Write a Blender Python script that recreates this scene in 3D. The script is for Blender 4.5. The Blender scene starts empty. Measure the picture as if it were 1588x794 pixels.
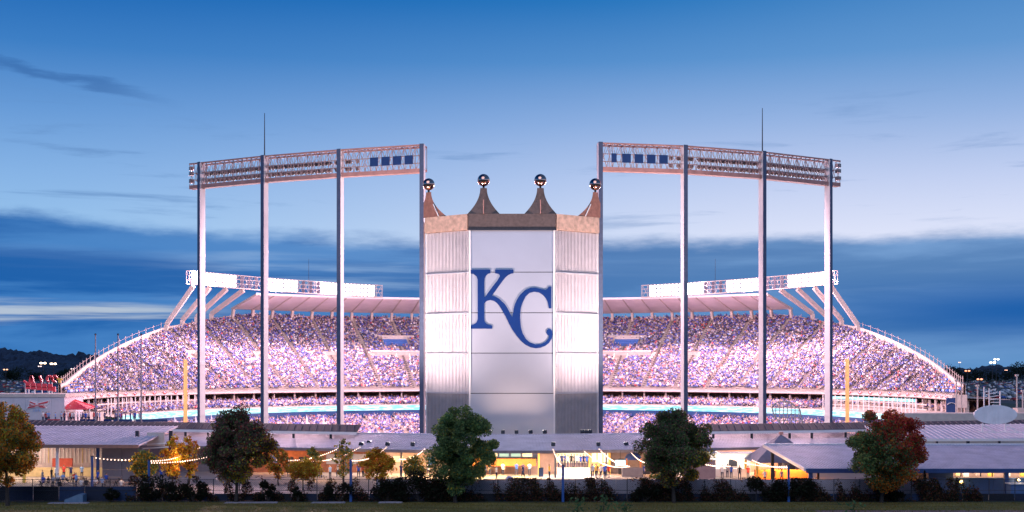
import bpy, bmesh, math, random
import numpy as np
from mathutils import Vector, Matrix
from mathutils.geometry import tessellate_polygon
random.seed(7); RNG = np.random.default_rng(7)
sc = bpy.context.scene
COL = sc.collection
F, CX, YH, EYE = 1904.0, 794.0, 573.0, 14.0      # lens in photo pixels, centre column, horizon row, eye height

# ------------------------------------------------------------------ camera
cam = bpy.data.cameras.new('camera'); camo = bpy.data.objects.new('camera', cam); COL.objects.link(camo)
cam.sensor_width = 36.0; cam.lens = 36.0 * F / 1588.0
cam.shift_y = (YH - 397.0) / 1588.0
cam.clip_start = 1.0; cam.clip_end = 20000.0
camo.location = (0, 0, EYE); camo.rotation_euler = (math.radians(90), 0, 0)
sc.camera = camo
sc.view_settings.view_transform = 'Standard'; sc.view_settings.look = 'None'
sc.view_settings.exposure = 0.0; sc.view_settings.gamma = 1.0; sc.view_settings.use_curve_mapping = False

def lin(r, g, b):
    f = lambda c: (c / 255 / 12.92) if c / 255 <= 0.04045 else ((c / 255 + 0.055) / 1.055) ** 2.4
    return (f(r), f(g), f(b), 1.0)

# ------------------------------------------------------------------ sky (dusk, afterglow behind the ballpark)
w = bpy.data.worlds.new("World"); sc.world = w; w.use_nodes = True
nt = w.node_tree; N = nt.nodes; L = nt.links; N.clear()
def nd(t, **k):
    n = N.new(t)
    for a, b in k.items(): setattr(n, a, b)
    return n
def mth(op, a, b=None, c=None, clamp=False):
    n = nd('ShaderNodeMath', operation=op); n.use_clamp = clamp
    for i, v in enumerate((a, b, c)):
        if v is None: continue
        if isinstance(v, (int, float)): n.inputs[i].default_value = v
        else: L.new(v, n.inputs[i])
    return n.outputs[0]
def sstep(x, a, b):
    n = nd('ShaderNodeMapRange', interpolation_type='SMOOTHSTEP')
    L.new(x, n.inputs[0]); n.inputs[1].default_value = a; n.inputs[2].default_value = b
    return n.outputs[0]
def mixc(f, a, b, bt='MIX'):
    n = nd('ShaderNodeMix', data_type='RGBA', blend_type=bt)
    if isinstance(f, (int, float)): n.inputs[0].default_value = f
    else: L.new(f, n.inputs[0])
    for i, v in ((6, a), (7, b)):
        if isinstance(v, tuple): n.inputs[i].default_value = v
        else: L.new(v, n.inputs[i])
    return n.outputs[2]
tc = nd('ShaderNodeTexCoord'); sp = nd('ShaderNodeSeparateXYZ'); L.new(tc.outputs['Generated'], sp.inputs[0])
dx, dy, dz = sp.outputs
rad = mth('SQRT', mth('ADD', mth('MULTIPLY', dx, dx), mth('MULTIPLY', dy, dy)))
tv = mth('DIVIDE', dz, mth('MAXIMUM', rad, 0.02))          # tangent of elevation
az = mth('ARCTAN2', dx, dy)                                # 0 = straight behind the ballpark
def noise(sx, sy, off, det=6, rough=0.55, dist=0.0):
    c = nd('ShaderNodeCombineXYZ'); L.new(mth('MULTIPLY_ADD', az, sx, off), c.inputs[0]); L.new(mth('MULTIPLY', tv, sy), c.inputs[1]); c.inputs[2].default_value = off
    n = nd('ShaderNodeTexNoise'); n.inputs['Scale'].default_value = 1.0; n.inputs['Detail'].default_value = det; n.inputs['Roughness'].default_value = rough
    n.inputs['Distortion'].default_value = dist
    L.new(c.outputs[0], n.inputs['Vector']); return n.outputs[0]
ramp = nd('ShaderNodeValToRGB'); L.new(mth('MULTIPLY', tv, 1.0, clamp=True), ramp.inputs[0])
el = ramp.color_ramp.elements
stops = [(0.0, (98, 150, 204)), (0.05, (122, 166, 216)), (0.105, (222, 228, 250)), (0.15, (194, 208, 242)), (0.20, (150, 180, 227)),
         (0.25, (92, 148, 208)), (0.30, (44, 122, 192)), (0.5, (10, 84, 160)), (1.0, (5, 55, 120))]
el[0].position = 0.0; el[0].color = lin(*stops[0][1]); el[1].position = 1.0; el[1].color = lin(*stops[-1][1])
for p, c in stops[1:-1]:
    e = el.new(p); e.color = lin(*c)
sky = ramp.outputs[0]
# left side a little deeper, right side paler
lr = sstep(az, -0.42, 0.30)
sky = mixc(mth('MULTIPLY', mth('SUBTRACT', 1.0, lr), 0.72), sky, (0.22, 0.60, 0.84, 1), 'MULTIPLY')
sky = mixc(mth('MULTIPLY', sstep(az, 0.05, 0.42), mth('MULTIPLY', sstep(tv, 0.12, 0.28), 0.22)), sky, lin(120, 165, 215))
# thin dark wisps
wn = noise(5.0, 55.0, 3.1, 7, 0.6, 0.3)
wmask = mth('MULTIPLY', sstep(wn, 0.55, 0.72), mth('MULTIPLY', sstep(tv, 0.10, 0.13), mth('SUBTRACT', 1.0, sstep(tv, 0.16, 0.24))))
sky = mixc(mth('MULTIPLY', wmask, 0.7), sky, lin(96, 138, 192))
# one longer wisp high on the left
a1 = mth('ADD', az, 0.355); ln = mth('SUBTRACT', tv, mth('MULTIPLY_ADD', a1, -0.19, 0.2245))
ln = mth('ADD', ln, mth('MULTIPLY', mth('SUBTRACT', noise(14, 90, 8.3, 8), 0.5), 0.030))
wl = mth('MULTIPLY', mth('SUBTRACT', 1.0, sstep(mth('ABSOLUTE', ln), 0.0005, 0.0065)), mth('SUBTRACT', 1.0, sstep(mth('ABSOLUTE', a1), 0.02, 0.10)))
sky = mixc(mth('MULTIPLY', wl, 0.38), sky, lin(8, 62, 132))
# the low cloud bank
edge = mth('MULTIPLY_ADD', az, -0.018, 0.1115)
edge = mth('ADD', edge, mth('MULTIPLY', mth('SUBTRACT', noise(14, 60, 5.7, 8, 0.62), 0.5), 0.022))
edge = mth('ADD', edge, mth('MULTIPLY', mth('SUBTRACT', noise(3, 4, 15.7, 2), 0.5), 0.03))
bank = mth('SUBTRACT', 1.0, sstep(mth('SUBTRACT', tv, edge), -0.012, 0.004))
low = sstep(tv, -0.012, 0.036)
bn = noise(3.2, 34.0, 21.0, 7, 0.55, 0.4)
bcol = mixc(lr, lin(18, 92, 168), lin(78, 126, 182))
bcol = mixc(sstep(bn, 0.40, 0.64), bcol, mixc(lr, lin(66, 128, 196), lin(110, 154, 206)))
bcol = mixc(mth('MULTIPLY', mth('SUBTRACT', 1.0, sstep(mth('ABSOLUTE', mth('SUBTRACT', tv, 0.045)), 0.0, 0.04)), sstep(az, 0.1, 0.4)), bcol, lin(20, 92, 168))
sky = mixc(mth('MULTIPLY', bank, mth('MULTIPLY_ADD', low, 0.75, 0.20)), sky, bcol)
# pale streaks low on the left, where the bank breaks
sn = noise(4.0, 95.0, 33.3, 7, 0.55, 0.25)
smask = mth('MULTIPLY', sstep(sn, 0.40, 0.62), mth('MULTIPLY', mth('SUBTRACT', 1.0, sstep(mth('ABSOLUTE', mth('SUBTRACT', tv, 0.043)), 0.004, 0.017)), mth('SUBTRACT', 1.0, sstep(az, -0.30, -0.18))))
sky = mixc(mth('MULTIPLY', smask, 0.8), sky, lin(196, 208, 220))
sn2 = noise(5.0, 70.0, 51.3, 7, 0.5, 0.25)
sm2 = mth('MULTIPLY', sstep(sn2, 0.50, 0.68), mth('MULTIPLY', sstep(tv, 0.05, 0.065), mth('SUBTRACT', 1.0, sstep(tv, 0.09, 0.105))))
sky = mixc(mth('MULTIPLY', sm2, mth('MULTIPLY_ADD', mth('SUBTRACT', 1.0, sstep(mth('ABSOLUTE', mth('ADD', az, 0.15)), 0.05, 0.15)), 0.45, 0.08)), sky, lin(150, 182, 222))
# night side opposite the afterglow, dark ground below the horizon
side = sstep(mth('DIVIDE', dy, 1.0), -0.9, 0.6)
sky = mixc(mth('SUBTRACT', 1.0, side), sky, (0.80, 0.88, 0.95, 1), 'MULTIPLY')
sky = mixc(sstep(dz, -0.05, -0.005), lin(20, 28, 44), sky)
bg = nd('ShaderNodeBackground'); L.new(sky, bg.inputs[0]); bg.inputs[1].default_value = 1.0
wo = nd('ShaderNodeOutputWorld'); L.new(bg.outputs[0], wo.inputs[0])

sun = bpy.data.lights.new('twilight_fill', 'SUN'); sun.energy = 1.0; sun.angle = math.radians(50); sun.color = (0.80, 0.84, 1.0)  # added fill from behind the camera, lifts the foreground trees and roofs
suno = bpy.data.objects.new('twilight_fill', sun); COL.objects.link(suno); suno.rotation_euler = (math.radians(52), 0, math.radians(-12))
# ------------------------------------------------------------------ tuning of the lit lamps
PINK = (1.0, 0.61, 0.69)
P_TOWER = 45000; P_CANOPY = 125000; P_FACE = 1500; P_FACET = 105000

# ------------------------------------------------------------------ materials
MATS = {}
def mat(name, col, rough=0.7, metal=0.0, var=0.12, scale=2.0, bump=0.0, emit=None, es=1.0, objcol=False, attr=None, spec=None, sample=True, stretch=None):
    if name in MATS: return MATS[name]
    m = bpy.data.materials.new(name); m.use_nodes = True; t = m.node_tree; b = t.nodes['Principled BSDF']
    c = col if len(col) == 4 else (*col, 1.0)
    b.inputs['Roughness'].default_value = rough; b.inputs['Metallic'].default_value = metal
    if spec is not None: b.inputs['Specular IOR Level'].default_value = spec
    tc = t.nodes.new('ShaderNodeTexCoord'); n = t.nodes.new('ShaderNodeTexNoise'); n.inputs['Scale'].default_value = scale; n.inputs['Detail'].default_value = 4
    src = tc.outputs['Object']
    if stretch:
        mp = t.nodes.new('ShaderNodeMapping'); mp.inputs['Scale'].default_value = stretch; t.links.new(src, mp.inputs[0]); src = mp.outputs[0]
    t.links.new(src, n.inputs['Vector'])
    mx = t.nodes.new('ShaderNodeMix'); mx.data_type = 'RGBA'; mx.blend_type = 'MULTIPLY'; mx.inputs[0].default_value = 1.0
    mr = t.nodes.new('ShaderNodeMapRange'); mr.inputs[1].default_value = 0.3; mr.inputs[2].default_value = 0.7; mr.inputs[3].default_value = 1 - var; mr.inputs[4].default_value = 1 + var
    t.links.new(n.outputs[0], mr.inputs[0])
    cb = t.nodes.new('ShaderNodeCombineColor')
    for i in range(3): t.links.new(mr.outputs[0], cb.inputs[i])
    t.links.new(cb.outputs[0], mx.inputs[7])
    if objcol:
        oi = t.nodes.new('ShaderNodeObjectInfo'); t.links.new(oi.outputs['Color'], mx.inputs[6])
    elif attr:
        at = t.nodes.new('ShaderNodeAttribute'); at.attribute_name = attr; t.links.new(at.outputs['Color'], mx.inputs[6])
    else: mx.inputs[6].default_value = c
    t.links.new(mx.outputs[2], b.inputs['Base Color'])
    if bump:
        bp = t.nodes.new('ShaderNodeBump'); bp.inputs['Strength'].default_value = bump; bp.inputs['Distance'].default_value = 0.05
        t.links.new(n.outputs[0], bp.inputs['Height']); t.links.new(bp.outputs[0], b.inputs['Normal'])
    if emit:
        b.inputs['Emission Color'].default_value = emit if len(emit) == 4 else (*emit, 1.0); b.inputs['Emission Strength'].default_value = es
        if not sample: m.cycles.emission_sampling = 'NONE'
    MATS[name] = m; return m

# ------------------------------------------------------------------ mesh builder
class MB:
    def __init__(s): s.v = []; s.f = []; s.mi = []; s.m = 0
    def add(s, vs, fs):
        b = len(s.v); s.v.extend(tuple(p) for p in vs)
        for f in fs: s.f.append(tuple(i + b for i in f)); s.mi.append(s.m)
        return s
    def box(s, c, size, rz=0.0, rx=0.0):
        hx, hy, hz = size[0] / 2, size[1] / 2, size[2] / 2
        M = Matrix.Translation(c) @ Matrix.Rotation(rz, 4, 'Z') @ Matrix.Rotation(rx, 4, 'X')
        vs = [M @ Vector((x, y, z)) for x in (-hx, hx) for y in (-hy, hy) for z in (-hz, hz)]
        return s.add(vs, [(0, 1, 3, 2), (4, 6, 7, 5), (0, 4, 5, 1), (2, 3, 7, 6), (0, 2, 6, 4), (1, 5, 7, 3)])
    def span(s, x0, x1, y0, y1, z0, z1): return s.box(((x0 + x1) / 2, (y0 + y1) / 2, (z0 + z1) / 2), (x1 - x0, y1 - y0, z1 - z0))
    def bar(s, a, b, w, h=None):
        h = h or w; a = Vector(a); b = Vector(b); d = (b - a).normalized()
        up = Vector((0, 0, 1)) if abs(d.z) < 0.95 else Vector((0, 1, 0))
        x = d.cross(up).normalized() * w / 2; y = x.cross(d).normalized() * h / 2
        vs = [p + sx * x + sy * y for p in (a, b) for sx, sy in ((-1, -1), (1, -1), (1, 1), (-1, 1))]
        return s.add(vs, [(0, 1, 2, 3), (7, 6, 5, 4), (0, 4, 5, 1), (1, 5, 6, 2), (2, 6, 7, 3), (3, 7, 4, 0)])
    def tube(s, a, b, r0, r1=None, n=8, cap=True):
        r1 = r0 if r1 is None else r1; a = Vector(a); b = Vector(b); d = (b - a).normalized()
        up = Vector((0, 0, 1)) if abs(d.z) < 0.9 else Vector((0, 1, 0))
        x = d.cross(up).normalized(); y = x.cross(d)
        vs = []
        for p, r in ((a, r0), (b, r1)):
            for k in range(n):
                t = 2 * math.pi * k / n; vs.append(p + r * (math.cos(t) * x + math.sin(t) * y))
        fs = [(k, (k + 1) % n, n + (k + 1) % n, n + k) for k in range(n)]
        if cap: fs += [tuple(range(n))[::-1], tuple(range(n, 2 * n))]
        return s.add(vs, fs)
    def lathe(s, c, prof, n=16):
        vs = []; fs = []
        for r, z in prof:
            for k in range(n):
                t = 2 * math.pi * k / n; vs.append((c[0] + r * math.cos(t), c[1] + r * math.sin(t), c[2] + z))
        for i in range(len(prof) - 1):
            for k in range(n):
                k2 = (k + 1) % n; fs.append((i * n + k, i * n + k2, (i + 1) * n + k2, (i + 1) * n + k))
        return s.add(vs, fs)
    def sphere(s, c, r, n=10, m=6, sz=1.0):
        return s.lathe(c, [(max(r * math.sin(math.pi * i / m), 1e-4), -sz * r * math.cos(math.pi * i / m)) for i in range(m + 1)], n)
    def quad(s, a, b, c, d): return s.add([a, b, c, d], [(0, 1, 2, 3)])
    def grid(s, rows):
        n = len(rows[0]); vs = [p for r in rows for p in r]
        fs = [(i * n + j, i * n + j + 1, (i + 1) * n + j + 1, (i + 1) * n + j) for i in range(len(rows) - 1) for j in range(n - 1)]
        return s.add(vs, fs)
    def prism(s, poly, o, ux, uy, un, depth):
        """2-D outline poly in plane (o, ux, uy), thickness depth along un"""
        o = Vector(o); ux = Vector(ux); uy = Vector(uy); un = Vector(un)
        P = [o + ux * x + uy * y for x, y in poly]; n = len(P)
        tris = tessellate_polygon([[Vector((x, y, 0)) for x, y in poly]])
        fs = [tuple(t) for t in tris] + [tuple(i + n for i in t[::-1]) for t in tris]
        fs += [(i, (i + 1) % n, n + (i + 1) % n, n + i) for i in range(n)]
        return s.add(P + [p + un * depth for p in P], fs)
    def slab(s, a, b, c, d, t):
        """thick sheet: corners a,b,c,d (top), thickness t downwards"""
        q = [Vector(p) for p in (a, b, c, d)]; dn = Vector((0, 0, -t))
        return s.add(q + [p + dn for p in q], [(0, 1, 2, 3), (7, 6, 5, 4), (0, 4, 5, 1), (1, 5, 6, 2), (2, 6, 7, 3), (3, 7, 4, 0)])
    def data(s, name, m, base=(0, 0, 0)):
        me = bpy.data.meshes.new(name); bx, by, bz = base
        me.from_pydata([(x - bx, y - by, z - bz) for x, y, z in s.v], [], s.f)
        for q in (m if isinstance(m, (list, tuple)) else [m]): me.materials.append(q)
        if max(s.mi, default=0): me.polygons.foreach_set('material_index', s.mi)
        me.update(); fix(me); return me
    def build(s, name, m, parent=None, base=None, smooth=False):
        b = base if base is not None else (BASE.get(parent.name, (0, 0, 0)) if parent else (0, 0, 0))
        me = s.data(name, m, b); o = bpy.data.objects.new(name, me); COL.objects.link(o)
        if parent: o.parent = parent; BASE[o.name] = b
        if smooth: me.shade_smooth()
        return o
def fix(me):
    bm = bmesh.new(); bm.from_mesh(me); bmesh.ops.recalc_face_normals(bm, faces=bm.faces); bm.to_mesh(me); bm.free()
BASE = {}
def tag(o, label=None, cat=None, group=None, kind=None):
    for k, v in (('label', label), ('category', cat), ('group', group), ('kind', kind)):
        if v: o[k] = v
    return o
def thing(name, label, cat, loc=(0, 0, 0), group=None, rz=0.0):
    o = bpy.data.objects.new(name, None); COL.objects.link(o); o.location = loc; o.rotation_euler = (0, 0, rz); o.empty_display_size = 0.5
    BASE[o.name] = tuple(loc) if rz == 0.0 else (0, 0, 0); return tag(o, label, cat, group)
def local(name, label, cat, loc=(0, 0, 0), group=None, rz=0.0):
    o = thing(name, label, cat, loc, group, rz); BASE[o.name] = (0, 0, 0); return o
def copy_tree(o, parent=None):
    c = o.copy(); COL.objects.link(c)
    if parent: c.parent = parent
    for ch in o.children: copy_tree(ch, c)
    return c
def inst(name, me, parent, loc, rot=(0, 0, 0), scale=None):
    o = bpy.data.objects.new(name, me); COL.objects.link(o); o.parent = parent; o.location = loc; o.rotation_euler = rot
    if scale: o.scale = scale
    return o
def W(px, py, d): return Vector(((px - CX) * d / F, d, EYE - (py - YH) * d / F))
def XX(px, d): return (px - CX) * d / F
def ZZ(py, d): return EYE - (py - YH) * d / F
def area(name, loc, target, sx, sy, power, color, spread=180, parent=None):
    l = bpy.data.lights.new(name, 'AREA'); l.shape = 'RECTANGLE'; l.size = sx; l.size_y = sy; l.energy = power; l.color = color; l.spread = math.radians(spread)
    o = bpy.data.objects.new(name, l); COL.objects.link(o); o.location = loc
    o.rotation_euler = (Vector(target) - Vector(loc)).to_track_quat('-Z', 'Y').to_euler()
    if parent:
        o.parent = parent; o.matrix_parent_inverse = Matrix.Translation(-Vector(parent.location))
    return o
def spot(name, loc, target, power, color, cone=60, blend=0.8, r=0.3, parent=None):
    l = bpy.data.lights.new(name, 'SPOT'); l.energy = power; l.color = color; l.spot_size = math.radians(cone); l.spot_blend = blend; l.shadow_soft_size = r
    o = bpy.data.objects.new(name, l); COL.objects.link(o); o.location = loc
    o.rotation_euler = (Vector(target) - Vector(loc)).to_track_quat('-Z', 'Y').to_euler()
    if parent:
        o.parent = parent; o.matrix_parent_inverse = Matrix.Translation(-Vector(parent.location))
    return o

M_conc = mat('concrete', (0.46, 0.40, 0.36), 0.85, var=0.14, scale=0.7, bump=0.1)
M_conc2 = mat('pale_concrete', (0.58, 0.50, 0.45), 0.8, var=0.10, scale=1.2)
M_white = mat('white_paint', (0.78, 0.76, 0.75), 0.5, var=0.05, scale=1.0)
M_canopy = mat('canopy_panel_paint', (0.84, 0.76, 0.76), 0.6, var=0.08, scale=0.3)
M_steel = mat('steel_truss_paint', (0.42, 0.28, 0.26), 0.55, metal=0.0, var=0.2, scale=3)
M_girder = mat('girder_rust_red_paint', (0.55, 0.27, 0.23), 0.6, var=0.15, scale=1)
M_dark = mat('dark_metal', (0.03, 0.035, 0.05), 0.5, metal=0.3)
M_navy = mat('navy_paint', (0.015, 0.05, 0.17), 0.5)
M_blue = mat('royal_blue_paint', (0.002, 0.026, 0.14), 0.6, var=0.05, spec=.2)
M_roof = mat('standing_seam_roof', (0.66, 0.61, 0.68), 0.5, metal=0.15, var=0.14, scale=0.6)
M_copper = mat('lit_copper_cladding', (0.72, 0.47, 0.34), 0.42, metal=0.25, var=0.25, scale=1.6, bump=0.3)  # lamp-lit tone of the crown's side copper, put into the colour
M_slate = mat('shaded_copper', (0.13, 0.095, 0.085), 0.5, metal=0.2, var=0.18, scale=2.5)  # same crown copper in its darker unlit front tone, put into the colour
M_bronze = mat('bronze_cladding', (0.42, 0.19, 0.13), 0.42, metal=0.3, var=0.2, scale=2)
M_ball = mat('polished_copper', (0.75, 0.42, 0.32), 0.12, metal=1.0, var=0.05)
M_asph = mat('asphalt', (0.055, 0.055, 0.06), 0.9, var=0.2, scale=0.3)
M_red = mat('red_paint', (0.55, 0.03, 0.03), 0.5)
M_yel = mat('yellow_paint', (0.85, 0.55, 0.10), 0.5, var=0.05)
M_orange = mat('orange_counter', (0.60, 0.20, 0.05), 0.5)
M_wood = mat('bark', (0.045, 0.035, 0.03), 0.95, var=0.3, scale=6)
M_lamp = mat('lit_lamp_lens', (1, 1, 1), emit=(1.0, 0.86, 0.88), es=7.0, sample=False)
M_lampoff = mat('dark_lamp_lens', (0.10, 0.10, 0.14), 0.2)
M_bulb = mat('lit_bulb', (1, 1, 1), emit=(1.0, 0.62, 0.42), es=3.2, sample=False)
M_glassd = mat('dark_glass', (0.02, 0.03, 0.05), 0.15)

# ================================================================== GROUND
def sheet(name, x0, x1, y0, y1, z, m, label=None):
    o = MB().quad((x0, y0, z), (x1, y0, z), (x1, y1, z), (x0, y1, z)).build(name, m); return tag(o, kind='structure', label=label)
xs = [-9000, -4000, -1500, -500, -200, -140, -110, -100] + [-96 + 2.4 * i for i in range(81)] + [100, 110, 140, 200, 500, 1500, 4000, 9000]
ys = [-400, -100, 50, 120, 150, 180, 190] + [194 + 2 * i for i in range(72)] + [345, 380, 420, 600, 1200, 2500, 6000, 12000]
def gz(x, y):
    d = math.hypot(x, y - 265)
    inside = (d < 84.5 and y > 262) or (d < 71) or (y < 265 and y > 199 and abs(x) < 66 - (265 - y) * 0.35)
    return -6.3 if inside else 0.0
mb = MB(); mb.grid([[(x, y, gz(x, y)) for x in xs] for y in ys])
tag(mb.build('ground', mat('ground_dirt_and_grass', (0.03, 0.042, 0.022), 0.95, var=0.35, scale=0.02)), kind='structure')
sheet('lawn', -90, 90, 60, 129.3, 0.006, mat('lawn_grass', (0.19, 0.15, 0.03), 0.95, var=0.4, scale=0.35, bump=0.4, stretch=(0.35, 1.6, 1)))
sheet('plaza_pavement', -110, 110, 131.6, 188, 0.006, mat('plaza_concrete', (0.34, 0.29, 0.27), 0.75, var=0.12, scale=0.5))
sheet('dirt_path', 30, 95, 110, 121.9, 0.012, mat('path_dirt', (0.30, 0.17, 0.16), 0.95, var=0.2, scale=1.0))
sheet('parking_lot', 205, 620, 330, 1500, 0.006, M_asph)
sheet('parking_lot', -640, -205, 330, 1500, 0.006, M_asph)
mb = MB(); mb.add([(70 * math.cos(a), 265 + 70 * math.sin(a), -6.0) for a in np.linspace(0, math.pi, 40)] + [(70, 265, -6.0), (50, 200, -6.0), (-50, 200, -6.0), (-70, 265, -6.0)][1:3], [tuple(range(42))])
tag(mb.build('ball_field', mat('turf', (0.05, 0.11, 0.03), 0.9, var=0.2, scale=0.1)), kind='structure')

def grass_patch():
    n = 26000; x = RNG.uniform(-56, 56, n); y = 118 + 11.2 * RNG.random(n); h = RNG.uniform(0.05, 0.16, n); a = RNG.uniform(0, 3.14, n); w_ = 0.03
    V = np.zeros((n, 3, 3)); V[:, 0] = np.c_[x - w_ * np.cos(a), y - w_ * np.sin(a), 0 * x]; V[:, 1] = np.c_[x + w_ * np.cos(a), y + w_ * np.sin(a), 0 * x]
    V[:, 2] = np.c_[x + RNG.normal(0, .04, n), y + RNG.normal(0, .04, n), h]
    return V
def tri_mesh(name, V, col, m, parent=None, base=(0, 0, 0)):
    """V (n,k,3) vertex blocks of polygons with k corners each; col (n,3) per polygon or None"""
    n, k, _ = V.shape; me = bpy.data.meshes.new(name)
    me.vertices.add(n * k); me.vertices.foreach_set('co', (V.reshape(-1, 3) - np.array(base)).ravel().astype(np.float32))
    me.loops.add(n * k); me.loops.foreach_set('vertex_index', np.arange(n * k, dtype=np.int32))
    me.polygons.add(n); me.polygons.foreach_set('loop_start', np.arange(0, n * k, k, dtype=np.int32)); me.polygons.foreach_set('loop_total', np.full(n, k, dtype=np.int32))
    me.update(calc_edges=True); me.materials.append(m)
    if col is not None:
        a = me.color_attributes.new('tint', 'FLOAT_COLOR', 'POINT'); c = np.ones((n, k, 4), np.float32); c[:, :, :3] = col[:, None, :]; a.data.foreach_set('color', c.ravel())
    o = bpy.data.objects.new(name, me); COL.objects.link(o)
    if parent: o.parent = parent
    return o
def leafmat():
    m = mat('foliage', (0.05, 0.08, 0.03), 0.75, attr='tint', var=0.25, scale=1.5, spec=0.25); t = m.node_tree; b = t.nodes['Principled BSDF']; o = t.nodes['Material Output']
    tr = t.nodes.new('ShaderNodeBsdfTranslucent'); mx = t.nodes.new('ShaderNodeMixShader'); mx.inputs[0].default_value = .45
    t.links.new(b.inputs['Base Color'].links[0].from_socket, tr.inputs[0]); t.links.new(b.outputs[0], mx.inputs[1]); t.links.new(tr.outputs[0], mx.inputs[2]); t.links.new(mx.outputs[0], o.inputs[0]); return m
M_leafA = leafmat()
gp = grass_patch(); gc = np.c_[RNG.uniform(.14, .28, len(gp)), RNG.uniform(.12, .20, len(gp)), RNG.uniform(.015, .04, len(gp))]
tag(tri_mesh('grass', gp, gc, M_leafA), 'short mown grass on the strip in front of the fence', 'grass', kind='stuff')

# ================================================================== HILLS
def hills(name, az0, az1, top, d0, d1, col, seed):
    r = np.random.default_rng(seed); na, ndp = 620, 26; rows = []
    ph = r.uniform(0, 6, 12); az_ = np.linspace(az0, az1, na)
    for j in range(ndp):
        t = j / (ndp - 1); d = d0 + (d1 - d0) * t; row = []
        for i, a in enumerate(az_):
            px = CX + F * math.tan(a); zt = top(px) * d1 / F
            z = zt * (t ** 0.8) + (3.0 * math.sin(a * 90 + ph[0] + 5 * t) + 2.2 * math.sin(a * 230 + ph[1] + 9 * t)) * t + r.uniform(-0.5, 1) * 5.0 * (0.3 + t)
            row.append((d * math.tan(a), d, max(z, -1.0) if j else -1.0))
        rows.append(row)
    rows.append([(x, y + 30, -2) for x, y, z in rows[-1]])
    o = MB().grid(rows).build(name, col); return tag(o, kind='structure')
M_hill = mat('hazed_far_woods', (0.012, 0.028, 0.055), 0.95, var=0.5, scale=0.03)  # blue haze of distance is put into the woods' colour
def topl(px):
    xp = [-400, 0, 60, 120, 180, 230, 400, 790, 1200, 1450, 1600, 2000]; yp = [44, 40, 38, 33, 27, 24, 20, 16, 14, 12, 12, 12]
    return float(np.interp(px, xp, yp))
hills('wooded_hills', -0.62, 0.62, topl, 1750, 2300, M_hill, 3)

# ================================================================== PARKING: cars and lamps
def car_mesh():
    mb = MB()
    prof = [(-2.2, .35), (-2.25, .8), (-1.9, .95), (-1.2, 1.0), (-.75, 1.42), (.75, 1.45), (1.35, 1.02), (2.1, .88), (2.25, .6), (2.2, .3)]
    mb.prism(prof, (0, -.88, 0), (1, 0, 0), (0, 0, 1), (0, 1, 0), 1.76)
    mb.m = 1
    for x in (-1.35, 1.4):
        for y in (-.9, .9): mb.tube((x, y - .08, .32), (x, y + .08, .32), .33, n=8)
    me = mb.data('car', [mat('car_paint', (1, 1, 1), 0.3, metal=0.2, objcol=True, var=0.02), mat('tyre_rubber', (0.02, 0.02, 0.02), 0.9)])
    g = MB(); g.prism([(-1.15, 1.02), (-.72, 1.37), (.72, 1.40), (1.22, 1.04)], (0, -.9, 0), (1, 0, 0), (0, 0, 1), (0, 1, 0), 1.80)
    g.quad((.80, -.75, 1.425), (1.3, -.8, 1.06), (1.3, .8, 1.06), (.80, .75, 1.425)); g.quad((-.80, -.75, 1.41), (-1.2, -.8, 1.04), (-1.2, .8, 1.04), (-.80, .75, 1.41))
    return me, g.data('windows', M_glassd)
CAR, CARW = car_mesh()
ccols = {'white': (.75, .75, .75), 'silver': (.42, .44, .47), 'black': (.02, .02, .025), 'red': (.35, .02, .02), 'blue': (.03, .08, .3), 'grey': (.15, .16, .17), 'tan': (.35, .28, .2)}
def cars(side, x0, x1, pxlim):
    rows = [410, 428, 446, 470, 494, 520, 550, 585, 625, 670, 720, 780]; spots = []
    for k, d in enumerate(rows):
        x = x0
        while x < x1:
            px = CX + F * x / d
            if pxlim[0] < px < pxlim[1] and random.random() < .9: spots.append((x, d))
            x += 2.9 if k % 2 else 3.1
    return spots
def put_cars(spots, side):
    random.shuffle(spots)
    spots = sorted(spots[:140], key=lambda s: s[1])
    for x, d in spots:
        cn = random.choice(['white', 'white', 'silver', 'silver', 'black', 'red', 'blue', 'grey', 'tan']); c = ccols[cn]
        o = bpy.data.objects.new('parked_car', CAR); COL.objects.link(o); o.location = (x, d, 0.01); o.rotation_euler = (0, 0, math.pi / 2 + random.uniform(-.03, .03)); o.color = (*c, 1)
        tag(o, f'{cn} car parked in the rows of the {side} parking lot beyond the ballpark', 'car', f'{cn} cars parked in the {side} lot')
        if d < 520: inst('windows', CARW, o, (0, 0, 0))
put_cars(cars('right', 225, 330, (1452, 1600)), 'right')
put_cars(cars('left', -330, -195, (-12, 118)), 'left')
def far_cars(sgn):
    n = 900; x = sgn * RNG.uniform(250, 600, n); y = 800 + 28 * RNG.integers(0, 22, n) + RNG.normal(0, .5, n); V = []; C = []
    for i in range(n):
        for (a, b, z) in ((.9, 2.2, .9), (.8, 1.1, 1.45)):
            p = [(x[i] - a, y[i] - b, z), (x[i] + a, y[i] - b, z), (x[i] + a, y[i] + b, z), (x[i] - a, y[i] + b, z)]
            V.append(p); V.append([p[0], p[1], (p[1][0], p[1][1], z - .6), (p[0][0], p[0][1], z - .6)]); V.append([p[3], p[0], (p[0][0], p[0][1], z - .6), (p[3][0], p[3][1], z - .6)]); V.append([p[1], p[2], (p[2][0], p[2][1], z - .6), (p[1][0], p[1][1], z - .6)])
            c = random.choice(list(ccols.values()))
            C += [c] * 4
    o = tri_mesh('distant_parked_cars', np.array(V), np.array(C), mat('far_car_paint', (1, 1, 1), .35, attr='tint', var=.02))
    tag(o, f"rows of tiny parked cars far back in the {'right' if sgn > 0 else 'left'} parking lot", 'cars', kind='stuff')
far_cars(1); far_cars(-1)

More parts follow.
